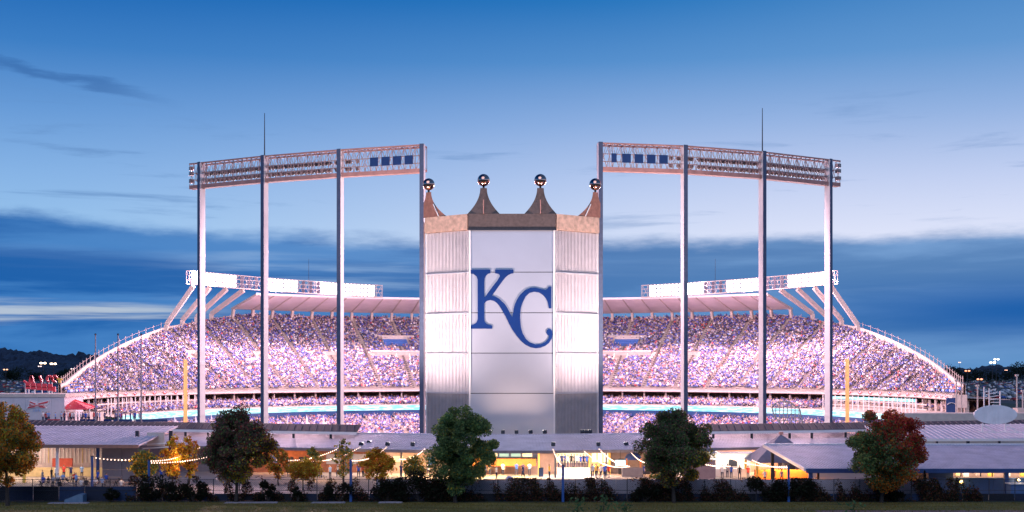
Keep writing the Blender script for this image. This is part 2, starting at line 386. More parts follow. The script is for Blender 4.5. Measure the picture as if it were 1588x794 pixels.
# distant dark trees along the lots (crowns of clumped leaves)
def leaf_cloud(centers, radii, n, size, cols, seed=0, squash=1.0):
    r = np.random.default_rng(seed); k = len(centers); idx = r.integers(0, k, n)
    u = r.normal(size=(n, 3)); u /= np.linalg.norm(u, axis=1)[:, None]
    rr = r.random(n) ** (1 / 2.2); P = np.array(centers)[idx] + u * (rr * np.array(radii)[idx])[:, None] * np.array([1, 1, squash])
    a = r.normal(size=(n, 3)); a /= np.linalg.norm(a, axis=1)[:, None]; b = np.cross(a, r.normal(size=(n, 3))); b /= np.linalg.norm(b, axis=1)[:, None]
    s = size * r.uniform(.6, 1.3, n)[:, None]
    V = np.stack([P - a * s, P + b * s * .55, P + a * s, P - b * s * .55], 1)
    return V, P, idx
def far_tree(px, d, h, wd, label, seed):
    x = XX(px, d); t = thing('distant_tree', label, 'tree', (x, d, 0), 'dark trees along the far edge of the parking lots')
    MB().tube((x, d, 0), (x, d, h * .5), .35, .2, 6).build('trunk', M_wood, t)
    r = random.Random(seed); cs = [(x + r.uniform(-.35, .35) * wd, d + r.uniform(-2, 2), h * r.uniform(.4, .85)) for _ in range(8)]
    V, P, i = leaf_cloud(cs, [wd * r.uniform(.22, .34) for _ in cs], 900, .8, None, seed, .8)
    tri_mesh('crown', V, np.tile([.018, .03, .02], (900, 1)) * RNG.uniform(.6, 1.4, (900, 1)), M_leafA, t, (x, d, 0))
for i, (px, d, h, wd) in enumerate([(1478, 1150, 17, 20), (1492, 1100, 13, 18), (1512, 1250, 15, 20), (1545, 1180, 12, 24), (1570, 1100, 16, 22), (1590, 1050, 20, 24),
                                   (10, 1150, 13, 18), (30, 1200, 15, 22), (56, 1250, 12, 20), (92, 1200, 13, 20), (110, 1150, 14, 20)]):
    far_tree(px, d, h, wd, 'dark far tree ' + ['nearest the right end of the grandstand', 'under the orange lamp beyond the right lot', 'between the orange lamp and the tall white lamp', 'right of the tall white parking lamp', 'second from the right edge behind the right lot', 'cut by the right edge behind the right lot', 'behind the left lot at the far left edge', 'left of the red letter sign beyond the lot', 'behind the left half of the red letter sign', 'right of the red letter sign beyond the lot', 'nearest the left end of the grandstand'][i], i)

def lot_lamp(px, ytop, d, color, es, label, heads=1):
    x = XX(px, d); zt = ZZ(ytop, d); t = thing('parking_lot_lamp', label, 'street lamp', (x, d, 0), 'lit lamps over the parking lots')
    MB().tube((x, d, 0), (x, d, zt), .22, .12, 8).build('pole', M_dark, t)
    mb = MB(); mb.box((x, d, zt + .2), (2.2, .5, .35)); mb.build('lamp_head', M_dark, t)
    m = mat('parking_lamp_%s' % label.split()[0], (1, 1, 1), emit=color, es=es, sample=False)
    mb = MB()
    for s in (-.8, .8): mb.sphere((x + s, d - .3, zt - .05), .62, 8, 5, .6)
    mb.build('lamp_lens', m, t)
for a in [(67, 563, 520, (1, .72, .45), 9, 'warm lit parking lot lamp, left of the bright pair above the red sign'),
          (83, 564, 520, (1, .78, .55), 9, 'warm lit parking lot lamp, right of the bright pair above the red sign'),
          (9, 573, 700, (1, .45, .15), 2, 'small orange parking lot lamp at the far left edge'),
          (113, 572, 800, (1, .7, .6), 2, 'dim parking lot lamp nearest the left end of the grandstand'),
          (62, 568, 900, (1, .7, .6), 2, 'dim thin parking lot lamp just left of the bright left pair'),
          (1539, 562, 560, (1, .95, .85), 9, 'tall white parking lot lamp on the right, the brightest there'),
          (1545, 557, 640, (1, .95, .85), 8, 'white parking lot lamp peeping above the tallest right one'),
          (1500, 575, 600, (1, .30, .08), 2.5, 'orange parking lot lamp right of the grandstand end, upper one'),
          (1519, 588, 560, (1, .25, .1), 2.2, 'orange red parking lot lamp right of the grandstand end, lower one'),
          (1488, 562, 1300, (1, .5, .3), 4, 'tiny orange lamp on the dark hill right of the grandstand'),
          (1560, 574, 1200, (1, .6, .4), 3, 'tiny warm lamp before the right hill')]:
    lot_lamp(a[0], a[1], a[2], a[3], a[4], a[5])

# ================================================================== GRANDSTAND
CY = 265.0; RF = 91.0; RB = 122.0; ZF = 8.2; ZB = 29.3; PH_END = 101
def pol(phi, R, z): p = math.radians(phi); return Vector((R * math.sin(p), CY + R * math.cos(p), z))   # phi < 0 on the left
def deck(phi, t): return pol(phi, RF + (RB - RF) * t, ZF + (ZB - ZF) * t)
RIM = [(100, 610), (106, 605), (130, 583), (160, 562), (190, 546), (220, 532), (258, 517), (300, 505), (330, 499), (375, 491), (410, 489), (650, 494), (794, 495)]
def rim_t(phi):
    phi = abs(phi); best = 1.0
    for i in range(201):
        t = i / 200; p = deck(-phi, t); px = CX + F * p.x / p.y; py = YH - F * (p.z - EYE) / p.y
        if py <= np.interp(px, [a for a, b in RIM], [b for a, b in RIM]): best = t; break
    return best
PHS = np.linspace(0, PH_END, 102); TS = np.array([rim_t(p) for p in PHS])
TS = np.convolve(np.pad(TS, 2, 'edge'), np.ones(5) / 5, 'valid')
def rt(phi): return float(np.interp(abs(phi), PHS, TS))
stand = thing('grandstand', 'huge curved pink lit ballpark grandstand wrapping behind the whole scene', 'grandstand', (0, CY, 0))
NR = 38
def deck_steps():
    """stepped concrete of the upper deck, cut off at the rim"""
    mb = MB(); ph = np.linspace(-PH_END, PH_END, 203)
    for a, b in zip(ph[:-1], ph[1:]):
        ta, tb = rt(a), rt(b); n = max(1, int(round(NR * max(ta, tb))))
        vs = []; 
        for k in range(n + 1):
            t0a = min(k / NR, ta); t0b = min(k / NR, tb); zp = 0.0
            pa, pb = deck(a, t0a), deck(b, t0b); 
            t1 = (k + 1) / NR; za = deck(a, min(t1, ta)).z; zb = deck(b, min(t1, tb)).z
            vs += [pa, pb, Vector((pa.x, pa.y, za)), Vector((pb.x, pb.y, zb))]
        fs = []
        for k in range(n + 1):
            i = 4 * k; fs.append((i, i + 1, i + 3, i + 2))
            if k < n: fs.append((i + 2, i + 3, i + 5, i + 4))
        mb.add(vs, fs)
    return mb
deck_steps().build('upper_deck', M_conc, stand)
def ring(phis, R0, z0, R1, z1, mb=None):
    mb = mb or MB(); mb.grid([[pol(p, R0, z0) for p in phis], [pol(p, R1, z1) for p in phis]]); return mb
def wallring(phis, R, z0, z1, th=.3, mb=None):
    mb = mb or MB(); mb.grid([[pol(p, R, z0) for p in phis], [pol(p, R, z1) for p in phis], [pol(p, R + th, z1) for p in phis], [pol(p, R + th, z0) for p in phis], [pol(p, R, z0) for p in phis]]); return mb
pe = np.linspace(-PH_END, PH_END, 160)
wallring(pe, RF - .5, 7.72, ZF + .28, .4).build('deck_fascia', M_conc2, stand)
wallring(pe, RF - .62, 7.9, 8.1, .1).build('fascia_trim', M_white, stand)
# underside and rear of the deck
mb = MB(); mb.grid([[pol(p, RF - .1, 7.74) for p in pe], [pol(p, RF + 11, 7.9) for p in pe], [Vector((deck(p, rt(p)).x, deck(p, rt(p)).y, max(deck(p, rt(p)).z - 2.5, 8.25))) for p in pe]])
mb.build('deck_underside', M_conc, stand)
# parapet along the rim
mb = MB()
def rimpt(p, dz, out=0.0):
    q = deck(p, rt(p)); r = pol(p, 1, 0) - Vector((0, CY, 0)); return Vector((q.x + r.x * out, q.y + r.y * out, q.z + dz))
pr = np.linspace(-PH_END, PH_END, 220)
mb.grid([[rimpt(p, -.4, .05) for p in pr], [rimpt(p, .8 + 1.0 * min(1, max(0, (abs(p) - 48) / 8)), .05) for p in pr], [rimpt(p, .8 + 1.0 * min(1, max(0, (abs(p) - 48) / 8)), .5) for p in pr], [rimpt(p, -2.6, .5) for p in pr]])
mb.build('rim_parapet', M_conc2, stand)
# end walls of the deck
for s in (-1, 1):
    mb = MB(); q = deck(s * PH_END, rt(s * PH_END)); f = deck(s * PH_END, 0)
    mb.box(((f.x + q.x) / 2, (f.y + q.y) / 2 - .2, 7.6), (3.0, .5, 2.6)); mb.build('deck_end_wall', M_conc2, stand)
    for p in (72, 78, 84, 90, 96, 100):
        a = pol(s * p, RF + 2.5, 0); MB().box((a.x, a.y, 3.9), (.9, .9, 7.8), rz=-math.radians(s * p)).build('support_column', M_conc2, stand)
# railing posts on the sloping rim
POST = MB().box((0, 0, 1.0), (.12, .12, 2.2)).data('railing_post', M_conc)
for s in (-1, 1):
    p = 54.0
    while p < 100:
        q = rimpt(s * p, 1.3, .3); inst('railing_post', POST, stand, (q.x, q.y - CY, q.z)); p += 1.9
    mb = MB(); pts = [rimpt(s * p, 2.9, .3) for p in np.linspace(54, 100, 40)]
    for a, b in zip(pts[:-1], pts[1:]): mb.bar(a, b, .05)
    mb.build('railing', M_steel, stand)

# canopy
RC0, RC1, ZC0, ZC1 = 121.0, 107.5, 31.7, 35.2
PHC = 42.0
ribs = np.arange(-PHC, PHC + .1, 3.0)
for a, b in zip(ribs[:-1], ribs[1:]):
    mb = MB(); g = .10
    A = [pol(a + g, RC0, ZC0), pol(b - g, RC0, ZC0), pol(b - g, RC1, ZC1), pol(a + g, RC1, ZC1)]
    mb.slab(*A, .28); mb.build('canopy_panel', M_canopy, stand)
for p in ribs:
    mb = MB(); a, b = pol(p, RC0 + .2, ZC0 - .15), pol(p, RC1 - .3, ZC1 - .15); mb.bar(a, b, .35, .5)
    c = pol(p, RC0 - 1.0, ZC0 - .3); q = pol(p, RC0 - .2, 29.0); mb.bar(c, q, .7, .9); mb.build('canopy_rib', M_conc2, stand)
wallring(np.linspace(-PHC, PHC, 60), RC1 - .3, ZC1 - .2, ZC1 + .35, .3).build('canopy_edge_beam', M_white, stand)
ZL0 = ZC1 + .75
# open struts beyond the canopy, ends of the roof
for s in (-1, 1):
    for k, pxb in enumerate([258, 283, 305, 328]):
        # the foot sits on the rim at that bearing
        ps = np.linspace(40, 80, 400); best = min(ps, key=lambda p: abs((CX + F * rimpt(-p, 0).x / rimpt(-p, 0).y) - pxb))
        ft = rimpt(s * best, .4); pt_ = 52.8 - k * 2.9; tip = pol(s * pt_, RC1, ZL0 + 1.2 * (pt_ - 20) / 33 - .7)
        mb = MB(); kn = ft + Vector((0, 0, 1.9)); mb.bar(ft, kn, 1.0, 1.2); mb.bar(kn, tip, .8, 1.15); mb.build('open_strut', M_conc2, stand)
# light banks along the canopy edge: truss frame + three rows of lamps
LAMP = MB(); LAMP.tube((0, 0, 0), (0, -.32, 0), .32, .54, 10); LAMP.m = 1; LAMP.tube((0, -.325, 0), (0, -.345, 0), .52, n=12)
LAMP_ON = LAMP.data('lamp', [M_dark, M_lamp]); LAMP_OFF = LAMP.data('lamp', [M_dark, M_lampoff])
ZL0 = ZC1 + .75
def bank_z(phi): return ZL0 - .15 + 1.5 * max(0, (abs(phi) - 20) / 33)
for s in (-1, 1):
    tr = thing('tmp', None, None, (0, CY, 0)); bpy.data.objects.remove(tr)
    mb = MB(); pts = np.linspace(21, 53.5, 34)
    for h in (0, 1.2, 2.35, 3.5):
        for a, b in zip(pts[:-1], pts[1:]):
            for rr in ((RC1, RC1 + 1.3) if h in (0, 3.5) else (RC1,)):
                mb.bar(pol(s * a, rr, bank_z(a) + h - .3), pol(s * b, rr, bank_z(b) + h - .3), .14)
    for i, a in enumerate(pts):
        for rr in (RC1, RC1 + 1.3): mb.bar(pol(s * a, rr, bank_z(a) - .4), pol(s * a, rr, bank_z(a) + 3.3), .10)
        if i < len(pts) - 1:
            b = pts[i + 1]; mb.bar(pol(s * a, RC1 + 1.3, bank_z(a) - .3), pol(s * b, RC1 + 1.3, bank_z(b) + 3.2), .08); mb.bar(pol(s * a, RC1 + 1.3, bank_z(a) + 3.2), pol(s * b, RC1 + 1.3, bank_z(b) - .3), .09)
    for rr in (RC1 - .5,):
        for a, b in zip(pts[:-1], pts[1:]): mb.bar(pol(s * a, rr, bank_z(a) - .45), pol(s * b, rr, bank_z(b) - .45), .5, .2)
    bank = mb.build('light_bank_frame', M_conc2, stand)
    on = [(22, 31.3), (34.8, 40.6), (45.4, 53.2)]
    p = 21.4
    while p < 53.4:
        lit = any(a <= p <= b for a, b in on)
        if lit or (31.3 < p < 34.8) or (40.6 < p < 45.4):
            for h in (.5, 1.65, 2.8):
                q = pol(s * p, RC1 - .15, bank_z(p) + h - .2)
                o = inst('lamp', LAMP_ON if lit else LAMP_OFF, bank, (q.x, q.y - CY, q.z), (math.radians(12), 0, -math.radians(s * p)))
        p += .60 if lit else 1.25
    for a, b in on:
        c = pol(s * (a + b) / 2, RC1 - 1.2, bank_z((a + b) / 2) + 1.8)
        area('stadium_light', c, (0, 215, 6), (b - a) * 1.88, 3.2, P_CANOPY, PINK, parent=stand)
    a = pol(s * 33, RC1 + .6, 38); MB().tube(a, (a.x, a.y, 46), .07, .04, 6).build('roof_mast', M_dark, stand)
MB().tube(pol(-13.5, RC1 + 1, ZC1), pol(-13.5, RC1 + 1, ZC1 + 4.5), .08, .05, 6).build('roof_mast', M_dark, stand)

# aisles, portals, the blue seat sections
M_aisle = mat('aisle_concrete', (.17, .14, .14), .9)
AIS = [p for p in np.arange(-96, 96.1, 6.0)]
def stair(phi, t0, t1, w_, m, name='aisle_stair', lift=.10):
    mb = MB(); n = int((t1 - t0) * 36) + 1; r = Vector((math.cos(math.radians(phi)), -math.sin(math.radians(phi)), 0)) * w_ / 2
    for k in range(n):
        ta = t0 + (t1 - t0) * k / n; tb = t0 + (t1 - t0) * (k + 1) / n; a = deck(phi, ta); b = deck(phi, tb); z = b.z + lift
        mb.add([a - r, a + r, b - r, b + r, a - r, a + r], []) if 0 else None
        A = Vector((a.x, a.y, z)); B = Vector((b.x, b.y, z)); lo = Vector((a.x, a.y, a.z + lift))
        mb.quad(A - r, A + r, B + r, B - r); mb.quad(lo - r, lo + r, A + r, A - r)
    return mb.build(name, m, stand)
for p in AIS:
    t1 = rt(p) - .01
    if t1 > .12: stair(p, .0, t1, .62, M_aisle, lift=.14)
PORT = [p for i, p in enumerate(AIS) if i % 2 == 1 and rt(p) > .5]
for p in PORT:
    mb = MB(); c = deck(p, .38); back = deck(p, .47); r = Vector((math.cos(math.radians(p)), -math.sin(math.radians(p)), 0)) * 1.9
    rz = -math.radians(p)
    for s in (-1, 1):
        a = c + r * s; b = back + r * s; mb.add([(a.x, a.y, c.z - .3), (b.x, b.y, c.z - .3), (b.x, b.y, back.z + 1.1), (a.x, a.y, c.z + 1.1)] + [(a.x + r.x * .12 * s, a.y + r.y * .12 * s, c.z - .3), (b.x + r.x * .12 * s, b.y + r.y * .12 * s, c.z - .3), (b.x + r.x * .12 * s, b.y + r.y * .12 * s, back.z + 1.1), (a.x + r.x * .12 * s, a.y + r.y * .12 * s, c.z + 1.1)], [(0, 1, 2, 3), (4, 5, 6, 7), (3, 2, 6, 7), (0, 3, 7, 4)])
    mb.box((back.x, back.y, back.z + .35), (4.0, .3, 1.5), rz=rz); o = mb.build('portal_wall', M_conc2, stand)
    MB().box((back.x, back.y, c.z + 1.0), (3.6, .25, 2.2), rz=rz).build('portal_opening', M_dark, o)
BLUE = [(-20.4, -16.6), (16.2, 20.0)]
for a, b in BLUE:
    mb = MB()
    for k in range(4):
        t = .58 + k * .026; pp = np.linspace(a, b, 9); q0 = [deck(x, t) + Vector((0, 0, .75)) for x in pp]; q1 = [deck(x, t + .016) + Vector((0, 0, .75)) for x in pp]; q2 = [x - Vector((0, 0, .45)) for x in q0]
        mb.grid([q1, q0, q2])
    mb.build('empty_blue_seats', mat('stadium_seat_blue', (.04, .14, .45), .5), stand)
    mb = MB(); pp = np.linspace(a - 3, b + 3, 12)
    mb.grid([[deck(x, .45) + Vector((0, 0, .0)) for x in pp], [deck(x, .45) + Vector((0, 0, 1.7)) for x in pp], [deck(x, .46) + Vector((0, 0, 1.7)) for x in pp]])
    mb.grid([[deck(x, .68) + Vector((0, 0, .1)) for x in pp[2:-2]], [deck(x, .68) + Vector((0, 0, 1.6)) for x in pp[2:-2]], [deck(x, .69) + Vector((0, 0, 1.6)) for x in pp[2:-2]]])
    for x in (a - .2, b + .2):
        mb.grid([[deck(x, t) + Vector((0, 0, .3)) for t in (.45, .69)], [deck(x, t) + Vector((0, 0, 1.7)) for t in (.45, .69)]])
    mb.build('box_wall', M_conc2, stand)

# mid level: seats over the ribbon, dark concourse behind
pm = np.linspace(-94, 94, 150)
def steps(R0, z0, R1, z1, n, phis):
    rows = []
    for k in range(n):
        ra = R0 + (R1 - R0) * k / n; rb = R0 + (R1 - R0) * (k + 1) / n; za = z0 + (z1 - z0) * (k + 1) / n
        rows.append([pol(p, ra, za) for p in phis]); rows.append([pol(p, rb, za) for p in phis])
    rows.insert(0, [pol(p, R0, z0) for p in phis]); return MB().grid(rows)
steps(84.6, 3.9, 91.6, 5.0, 8, pm).build('loge_tier', M_conc, stand)
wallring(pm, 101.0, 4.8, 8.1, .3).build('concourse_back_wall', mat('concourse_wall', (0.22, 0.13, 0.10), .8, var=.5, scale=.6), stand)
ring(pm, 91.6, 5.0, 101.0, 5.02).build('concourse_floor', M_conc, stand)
for p in np.arange(-92, 92.1, 4.0):
    a = pol(p, 92.6, 7.2); MB().box((a.x, a.y, 6.35), (.4, .4, 2.7), rz=-math.radians(p)).build('concourse_pillar', M_conc2, stand)
M_led = bpy.data.materials.new('ribbon_led'); M_led.use_nodes = True
t = M_led.node_tree; b = t.nodes['Principled BSDF']; tcn = t.nodes.new('ShaderNodeTexCoord'); mp = t.nodes.new('ShaderNodeMapping'); mp.inputs['Scale'].default_value = (.35, .35, 2.5)
nn = t.nodes.new('ShaderNodeTexNoise'); nn.inputs['Scale'].default_value = 1.2; cr = t.nodes.new('ShaderNodeValToRGB'); cr.color_ramp.elements[0].position = .42; cr.color_ramp.elements[0].color = (.18, .72, .85, 1); cr.color_ramp.elements[1].position = .62; cr.color_ramp.elements[1].color = (.75, .97, 1, 1)
t.links.new(tcn.outputs['Object'], mp.inputs[0]); t.links.new(mp.outputs[0], nn.inputs['Vector']); t.links.new(nn.outputs[0], cr.inputs[0]); t.links.new(cr.outputs[0], b.inputs['Emission Color']); b.inputs['Emission Strength'].default_value = 1.45; b.inputs['Base Color'].default_value = (.05, .1, .12, 1)
prb = np.linspace(-92, 88, 150)
wallring(prb, 84.0, 2.7, 4.05, .35).build('ribbon_board', M_led, stand)
wallring(prb, 84.3, -.6, 2.68, .3).build('ribbon_base_wall', mat('deep_blue_wall', (.012, .06, .20), .5), stand)
wallring(np.linspace(-92, 88, 150), 83.9, 4.06, 4.3, .5).build('ribbon_cap', M_conc2, stand)
wallring(np.linspace(60, 82, 30), 91.8, 6.6, 7.25, .3).build('upper_ribbon_board', M_led, stand)
steps(60.0, -5.8, 84.0, .7, 26, np.linspace(-88, 88, 140)).build('lower_bowl', M_conc, stand)
wallring(np.linspace(-88, 88, 140), 59.6, -6, -4.4, .3).build('field_wall', M_blue, stand)
# slim white pillars and rails in front of the end suites
for s in (-1, 1):
    for p in np.arange(63, 93, 1.5): a = pol(s * p, 86.5, 0); MB().box((a.x, a.y, 6.0), (.16, .16, 3.5), rz=-math.radians(s * p)).build('terrace_pillar', M_white, stand)
    for z in (5.2, 6.3): wallring(np.linspace(62, 92, 30) * s, 88.5, z, z + .28, .1).build('terrace_rail', M_conc2, stand)
# side suites under the deck ends
for s in (-1, 1):
    mb = MB(); pp = np.linspace(60, 96, 40) * s
    mb = wallring(pp, 92.9, .5, 6.5, .3); mb.build('suite_wall', mat('suite_wall_panel', (.55, .42, .36), .7, var=.15, scale=.8), stand)
    for p in np.arange(61, 96, 2.2):
        a = pol(s * p, 92.7, 5.0); MB().box((a.x, a.y, 4.9), (1.9, .2, .9), rz=-math.radians(s * p)).build('suite_window', M_glassd, stand)
        a = pol(s * (p + 1.1), 92.4, 5.0); MB().box((a.x, a.y, 4.2), (.3, .4, 6.2), rz=-math.radians(s * (p + 1.1))).build('suite_pillar', M_white, stand)
    # pale ramp and stair wall where the stand ends
    q = pol(s * 98, 88, 0); mb = MB(); mb.box((q.x * 1.0, q.y - 4, 2.6), (.6, 12, 5.4), rz=s * .5); mb.box((q.x + s * 3, q.y - 6, 1.8), (6, 8, 4.0), rz=s * .5); mb.build('end_ramp_wall', M_conc2, stand)
# bunting rosettes on the fascia
def bunting():
    mb = MB(); n = 12
    for r0, r1, mi in ((0, .35, 0), (.35, .62, 1), (.62, .95, 2)):
        mb.m = mi; vs = []; fs = []
        for k in range(n + 1):
            a = math.pi + math.pi * k / n; vs += [(r0 * math.cos(a), -.04 - .02 * mi * (k % 2), r0 * math.sin(a)), (r1 * math.cos(a), -.04 - .06 * (k % 2), r1 * math.sin(a))]
        fs = [(2 * k, 2 * k + 1, 2 * k + 3, 2 * k + 2) for k in range(n)]; mb.add(vs, fs)
    return mb.data('bunting', [mat('bunting_blue', (.03, .06, .35), .8), M_white, mat('bunting_red', (.6, .05, .06), .8)])
BUN = bunting()
for p in np.arange(-100, 100.1, 2.6):
    if abs(p) < 62: continue
    q = pol(p, RF - .75, 8.75); inst('bunting', BUN, stand, (q.x, q.y - CY, q.z), (0, 0, -math.radians(p)), (.8, 1, .8))

# ================================================================== CROWD
PAL = np.array([(.05, .08, .42), (.08, .13, .52), (.03, .04, .22), (.82, .82, .85), (.48, .42, .50), (.012, .014, .035), (.04, .04, .08), (.62, .05, .05), (.50, .38, .30), (.22, .36, .72), (.85, .85, .85)])
PAL = PAL * .8 + np.array([.36, .26, .36]) * .2
PWT = np.array([.15, .10, .18, .075, .12, .14, .11, .03, .10, .05, .02]); PWT /= PWT.sum()
SKIN = np.array([(.62, .40, .30), (.50, .30, .22), (.70, .48, .38), (.20, .11, .07), (.04, .12, .45), (.03, .03, .05), (.7, .7, .72)])
def seated_template():
    """low-poly seated fan, faces +y (towards the field): torso, shoulders and arms, head, thighs, shins"""
    V = []; T = []; G = []
    def blk(bot, top, z0, z1, g):
        b = len(V); (x0, y0, x1, y1), (X0, Y0, X1, Y1) = bot, top
        V.extend([(x0, y0, z0), (x1, y0, z0), (x1, y1, z0), (x0, y1, z0), (X0, Y0, z1), (X1, Y0, z1), (X1, Y1, z1), (X0, Y1, z1)])
        q = [(4, 5, 6, 7), (0, 1, 5, 4), (1, 2, 6, 5), (2, 3, 7, 6), (3, 0, 4, 7)]
        for f in q: T.append((b + f[0], b + f[1], b + f[2])); T.append((b + f[0], b + f[2], b + f[3])); G.extend([g, g])
    blk((-.20, -.14, .20, .12), (-.27, -.12, .27, .12), .45, 1.02, 0)
    blk((-.20, .10, .20, .55), (-.18, .10, .18, .50), .42, .60, 2)
    b = len(V); c = 1.20; V.extend([(0, 0, c + .17), (.13, 0, c), (0, .13, c), (-.13, 0, c), (0, -.13, c), (0, 0, c - .17)])
    for f in ((0, 1, 2), (0, 2, 3), (0, 3, 4), (0, 4, 1), (5, 2, 1), (5, 3, 2), (5, 4, 3), (5, 1, 4)): T.append(tuple(b + i for i in f)); G.append(1)
    return np.array(V), np.array(T), np.array(G)
SV, ST, SG = seated_template()
M_crowd = mat('crowd_clothes', (1, 1, 1), .85, attr='tint', var=.05, scale=1)
def crowd_mesh(name, pos, ang, c0, c1, c2, scl):
    """pos (n,3), ang facing; colours torso/head/legs"""
    n = len(pos); ca, sa = np.cos(ang), np.sin(ang)
    P = SV[None] * scl[:, None, None]; X = P[..., 0] * ca[:, None] - P[..., 1] * sa[:, None]; Y = P[..., 0] * sa[:, None] + P[..., 1] * ca[:, None]
    Vx = np.stack([X, Y, P[..., 2]], -1) + pos[:, None, :]
    C = np.stack([c0, c1, c2], 1)                       # n,3,3
    k = len(SV); vg = np.zeros(k, int)
    for tr, g in zip(ST, SG): vg[tr] = g
    VC = np.ones((n, k, 4), np.float32); VC[..., :3] = C[:, vg, :]
    T = (ST[None] + (np.arange(n) * k)[:, None, None]).reshape(-1)
    me = bpy.data.meshes.new(name); me.vertices.add(n * k); me.vertices.foreach_set('co', Vx.astype(np.float32).ravel())
    me.loops.add(len(T)); me.loops.foreach_set('vertex_index', T.astype(np.int32)); nf = len(T) // 3
    me.polygons.add(nf); me.polygons.foreach_set('loop_start', np.arange(0, nf * 3, 3, dtype=np.int32)); me.polygons.foreach_set('loop_total', np.full(nf, 3, np.int32))
    me.update(calc_edges=True); me.materials.append(M_crowd); a = me.color_attributes.new('tint', 'FLOAT_COLOR', 'POINT'); a.data.foreach_set('color', VC.ravel())
    return me
def fill(surf, tmax, nrow, ph0, ph1, rowfun, occ=.95, pitch=.56, aisle=True, mins=0.0):
    out = []
    for k in range(nrow):
        t = (k + .45) / nrow; R = rowfun(t)[0]; n = int(math.radians(ph1 - ph0) * R / pitch)
        for j in range(n):
            p = ph0 + (ph1 - ph0) * (j + .5) / n
            if t > (tmax(p) - .012 if tmax else 1): continue
            if aisle and min(abs(p - a) for a in (AIS[int(round((p + 96) / 6.0))],) if True) * math.radians(1) * R < .72: continue
            if random.random() > occ: continue
            out.append((p, t, R, rowfun(t)[1]))
    return out
def blocked(p, t):
    for a, b in BLUE:
        if a - .3 < p < b + .3 and (.565 < t < .69 or .445 < t < .48): return True
        if a - 3 < p < b + 3 and .43 < t < .465: return True
    for q in PORT:
        if abs(p - q) * math.radians(1) * 103 < 2.2 and .36 < t < .475: return True
    if abs(p) > 74 and .46 < t < .49: return True
    return False
AISA = np.array(AIS)
def fill2(nrow, ph0, ph1, rf, tmax=None, occ=.95, pitch=.50, blk=None, aw=.72):
    out = []
    for k in range(nrow):
        t = (k + .45) / nrow; R, z = rf(t); n = int(math.radians(ph1 - ph0) * R / pitch)
        p = ph0 + (ph1 - ph0) * (np.arange(n) + .5 + RNG.uniform(-.15, .15, n)) / n
        d = np.min(np.abs(p[:, None] - AISA[None]), 1) * math.radians(1) * R
        ok = (d > aw) & (RNG.random(n) < occ)
        if tmax: ok &= t < np.interp(np.abs(p), PHS, TS) - .012
        for q in p[ok]:
            if blk and blk(q, t): continue
            out.append((q, R, z))
    return out
up = fill2(NR, -100.5, 100.5, lambda t: (RF + (RB - RF) * t, ZF + (ZB - ZF) * t + .35), tmax=True, blk=blocked)
lo = fill2(26, -87, 87, lambda t: (60 + 24 * t, -5.8 + 6.5 * t + .1))
mi = fill2(8, -90, 62, lambda t: (84.6 + 7 * t, 3.9 + 1.1 * t + .1), aw=.4)
cc = fill2(6, -92, 92, lambda t: (92.0 + 8 * t, 5.25), occ=.35, aw=.1)
def arr(lst): a = np.array(lst); ph = np.radians(a[:, 0]); return np.c_[a[:, 1] * np.sin(ph), CY + a[:, 1] * np.cos(ph), a[:, 2]], math.pi - ph
def cols(n):
    c0 = PAL[RNG.choice(len(PAL), n, p=PWT)] * RNG.uniform(.7, 1.2, (n, 1)); c1 = SKIN[RNG.choice(len(SKIN), n, p=[.26, .22, .16, .08, .16, .07, .05])]; c2 = np.array([(.05, .08, .18), (.03, .03, .05), (.4, .34, .28)])[RNG.integers(0, 3, n)]
    return np.clip(c0, 0, .9), c1, c2
# the fans at the near ends of the upper deck show largest: those are separate people
pu, au = arr(up); order = np.argsort(pu[:, 1] + 0 * pu[:, 0]); near = order[:190]; rest = order[190:]
FANS = []
shirt_names = {'royal blue': (.04, .13, .55), 'white': (.8, .8, .82), 'navy blue': (.02, .04, .2), 'black': (.02, .02, .03), 'grey': (.4, .42, .48), 'red': (.6, .04, .04), 'light blue': (.3, .45, .78)}
FANM = {}
for nme, c in shirt_names.items():
    FANM[nme] = crowd_mesh('spectator', np.zeros((1, 3)), np.zeros(1), np.array([c]), SKIN[:1], np.array([(.05, .07, .15)]), np.array([1.0]))
def fan(nme, x, y, z, a, label, group, s=1.0):
    o = bpy.data.objects.new('person', FANM[nme]); COL.objects.link(o); o.location = (x, y, z); o.rotation_euler = (0, 0, a); o.scale = (s, s, s); return tag(o, label, 'person', group)
snames = ['royal blue'] * 6 + ['white'] * 3 + ['navy blue'] * 3 + ['black', 'grey', 'red', 'light blue', 'light blue']
for i in near:
    nme = random.choice(snames); sd = 'left' if pu[i, 0] < 0 else 'right'
    fan(nme, *pu[i], au[i], f'spectator in a {nme} shirt seated at the near {sd} end of the upper deck', f'{nme} shirted spectators at the near {sd} end of the upper deck', random.uniform(.95, 1.1))
def crowd(name, P, A, label):
    n = len(P); P = P.copy(); P[:, 2] += RNG.choice([0, 0, 0, .35], n); me = crowd_mesh(name, P, A + RNG.normal(0, .3, n), *cols(n), RNG.uniform(.85, 1.05, n)); o = bpy.data.objects.new(name, me); COL.objects.link(o)
    return tag(o, label, 'crowd', kind='stuff')
crowd('upper_deck_crowd', pu[rest], au[rest], 'dense crowd filling the upper deck of the grandstand')
crowd('lower_bowl_crowd', *arr(lo), 'dense crowd in the lower bowl below the blue ribbon board')
crowd('loge_crowd', *arr(mi), 'dense crowd in the narrow tier just above the blue ribbon board')
crowd('concourse_crowd', *arr(cc), 'people standing along the dark concourse under the upper deck')

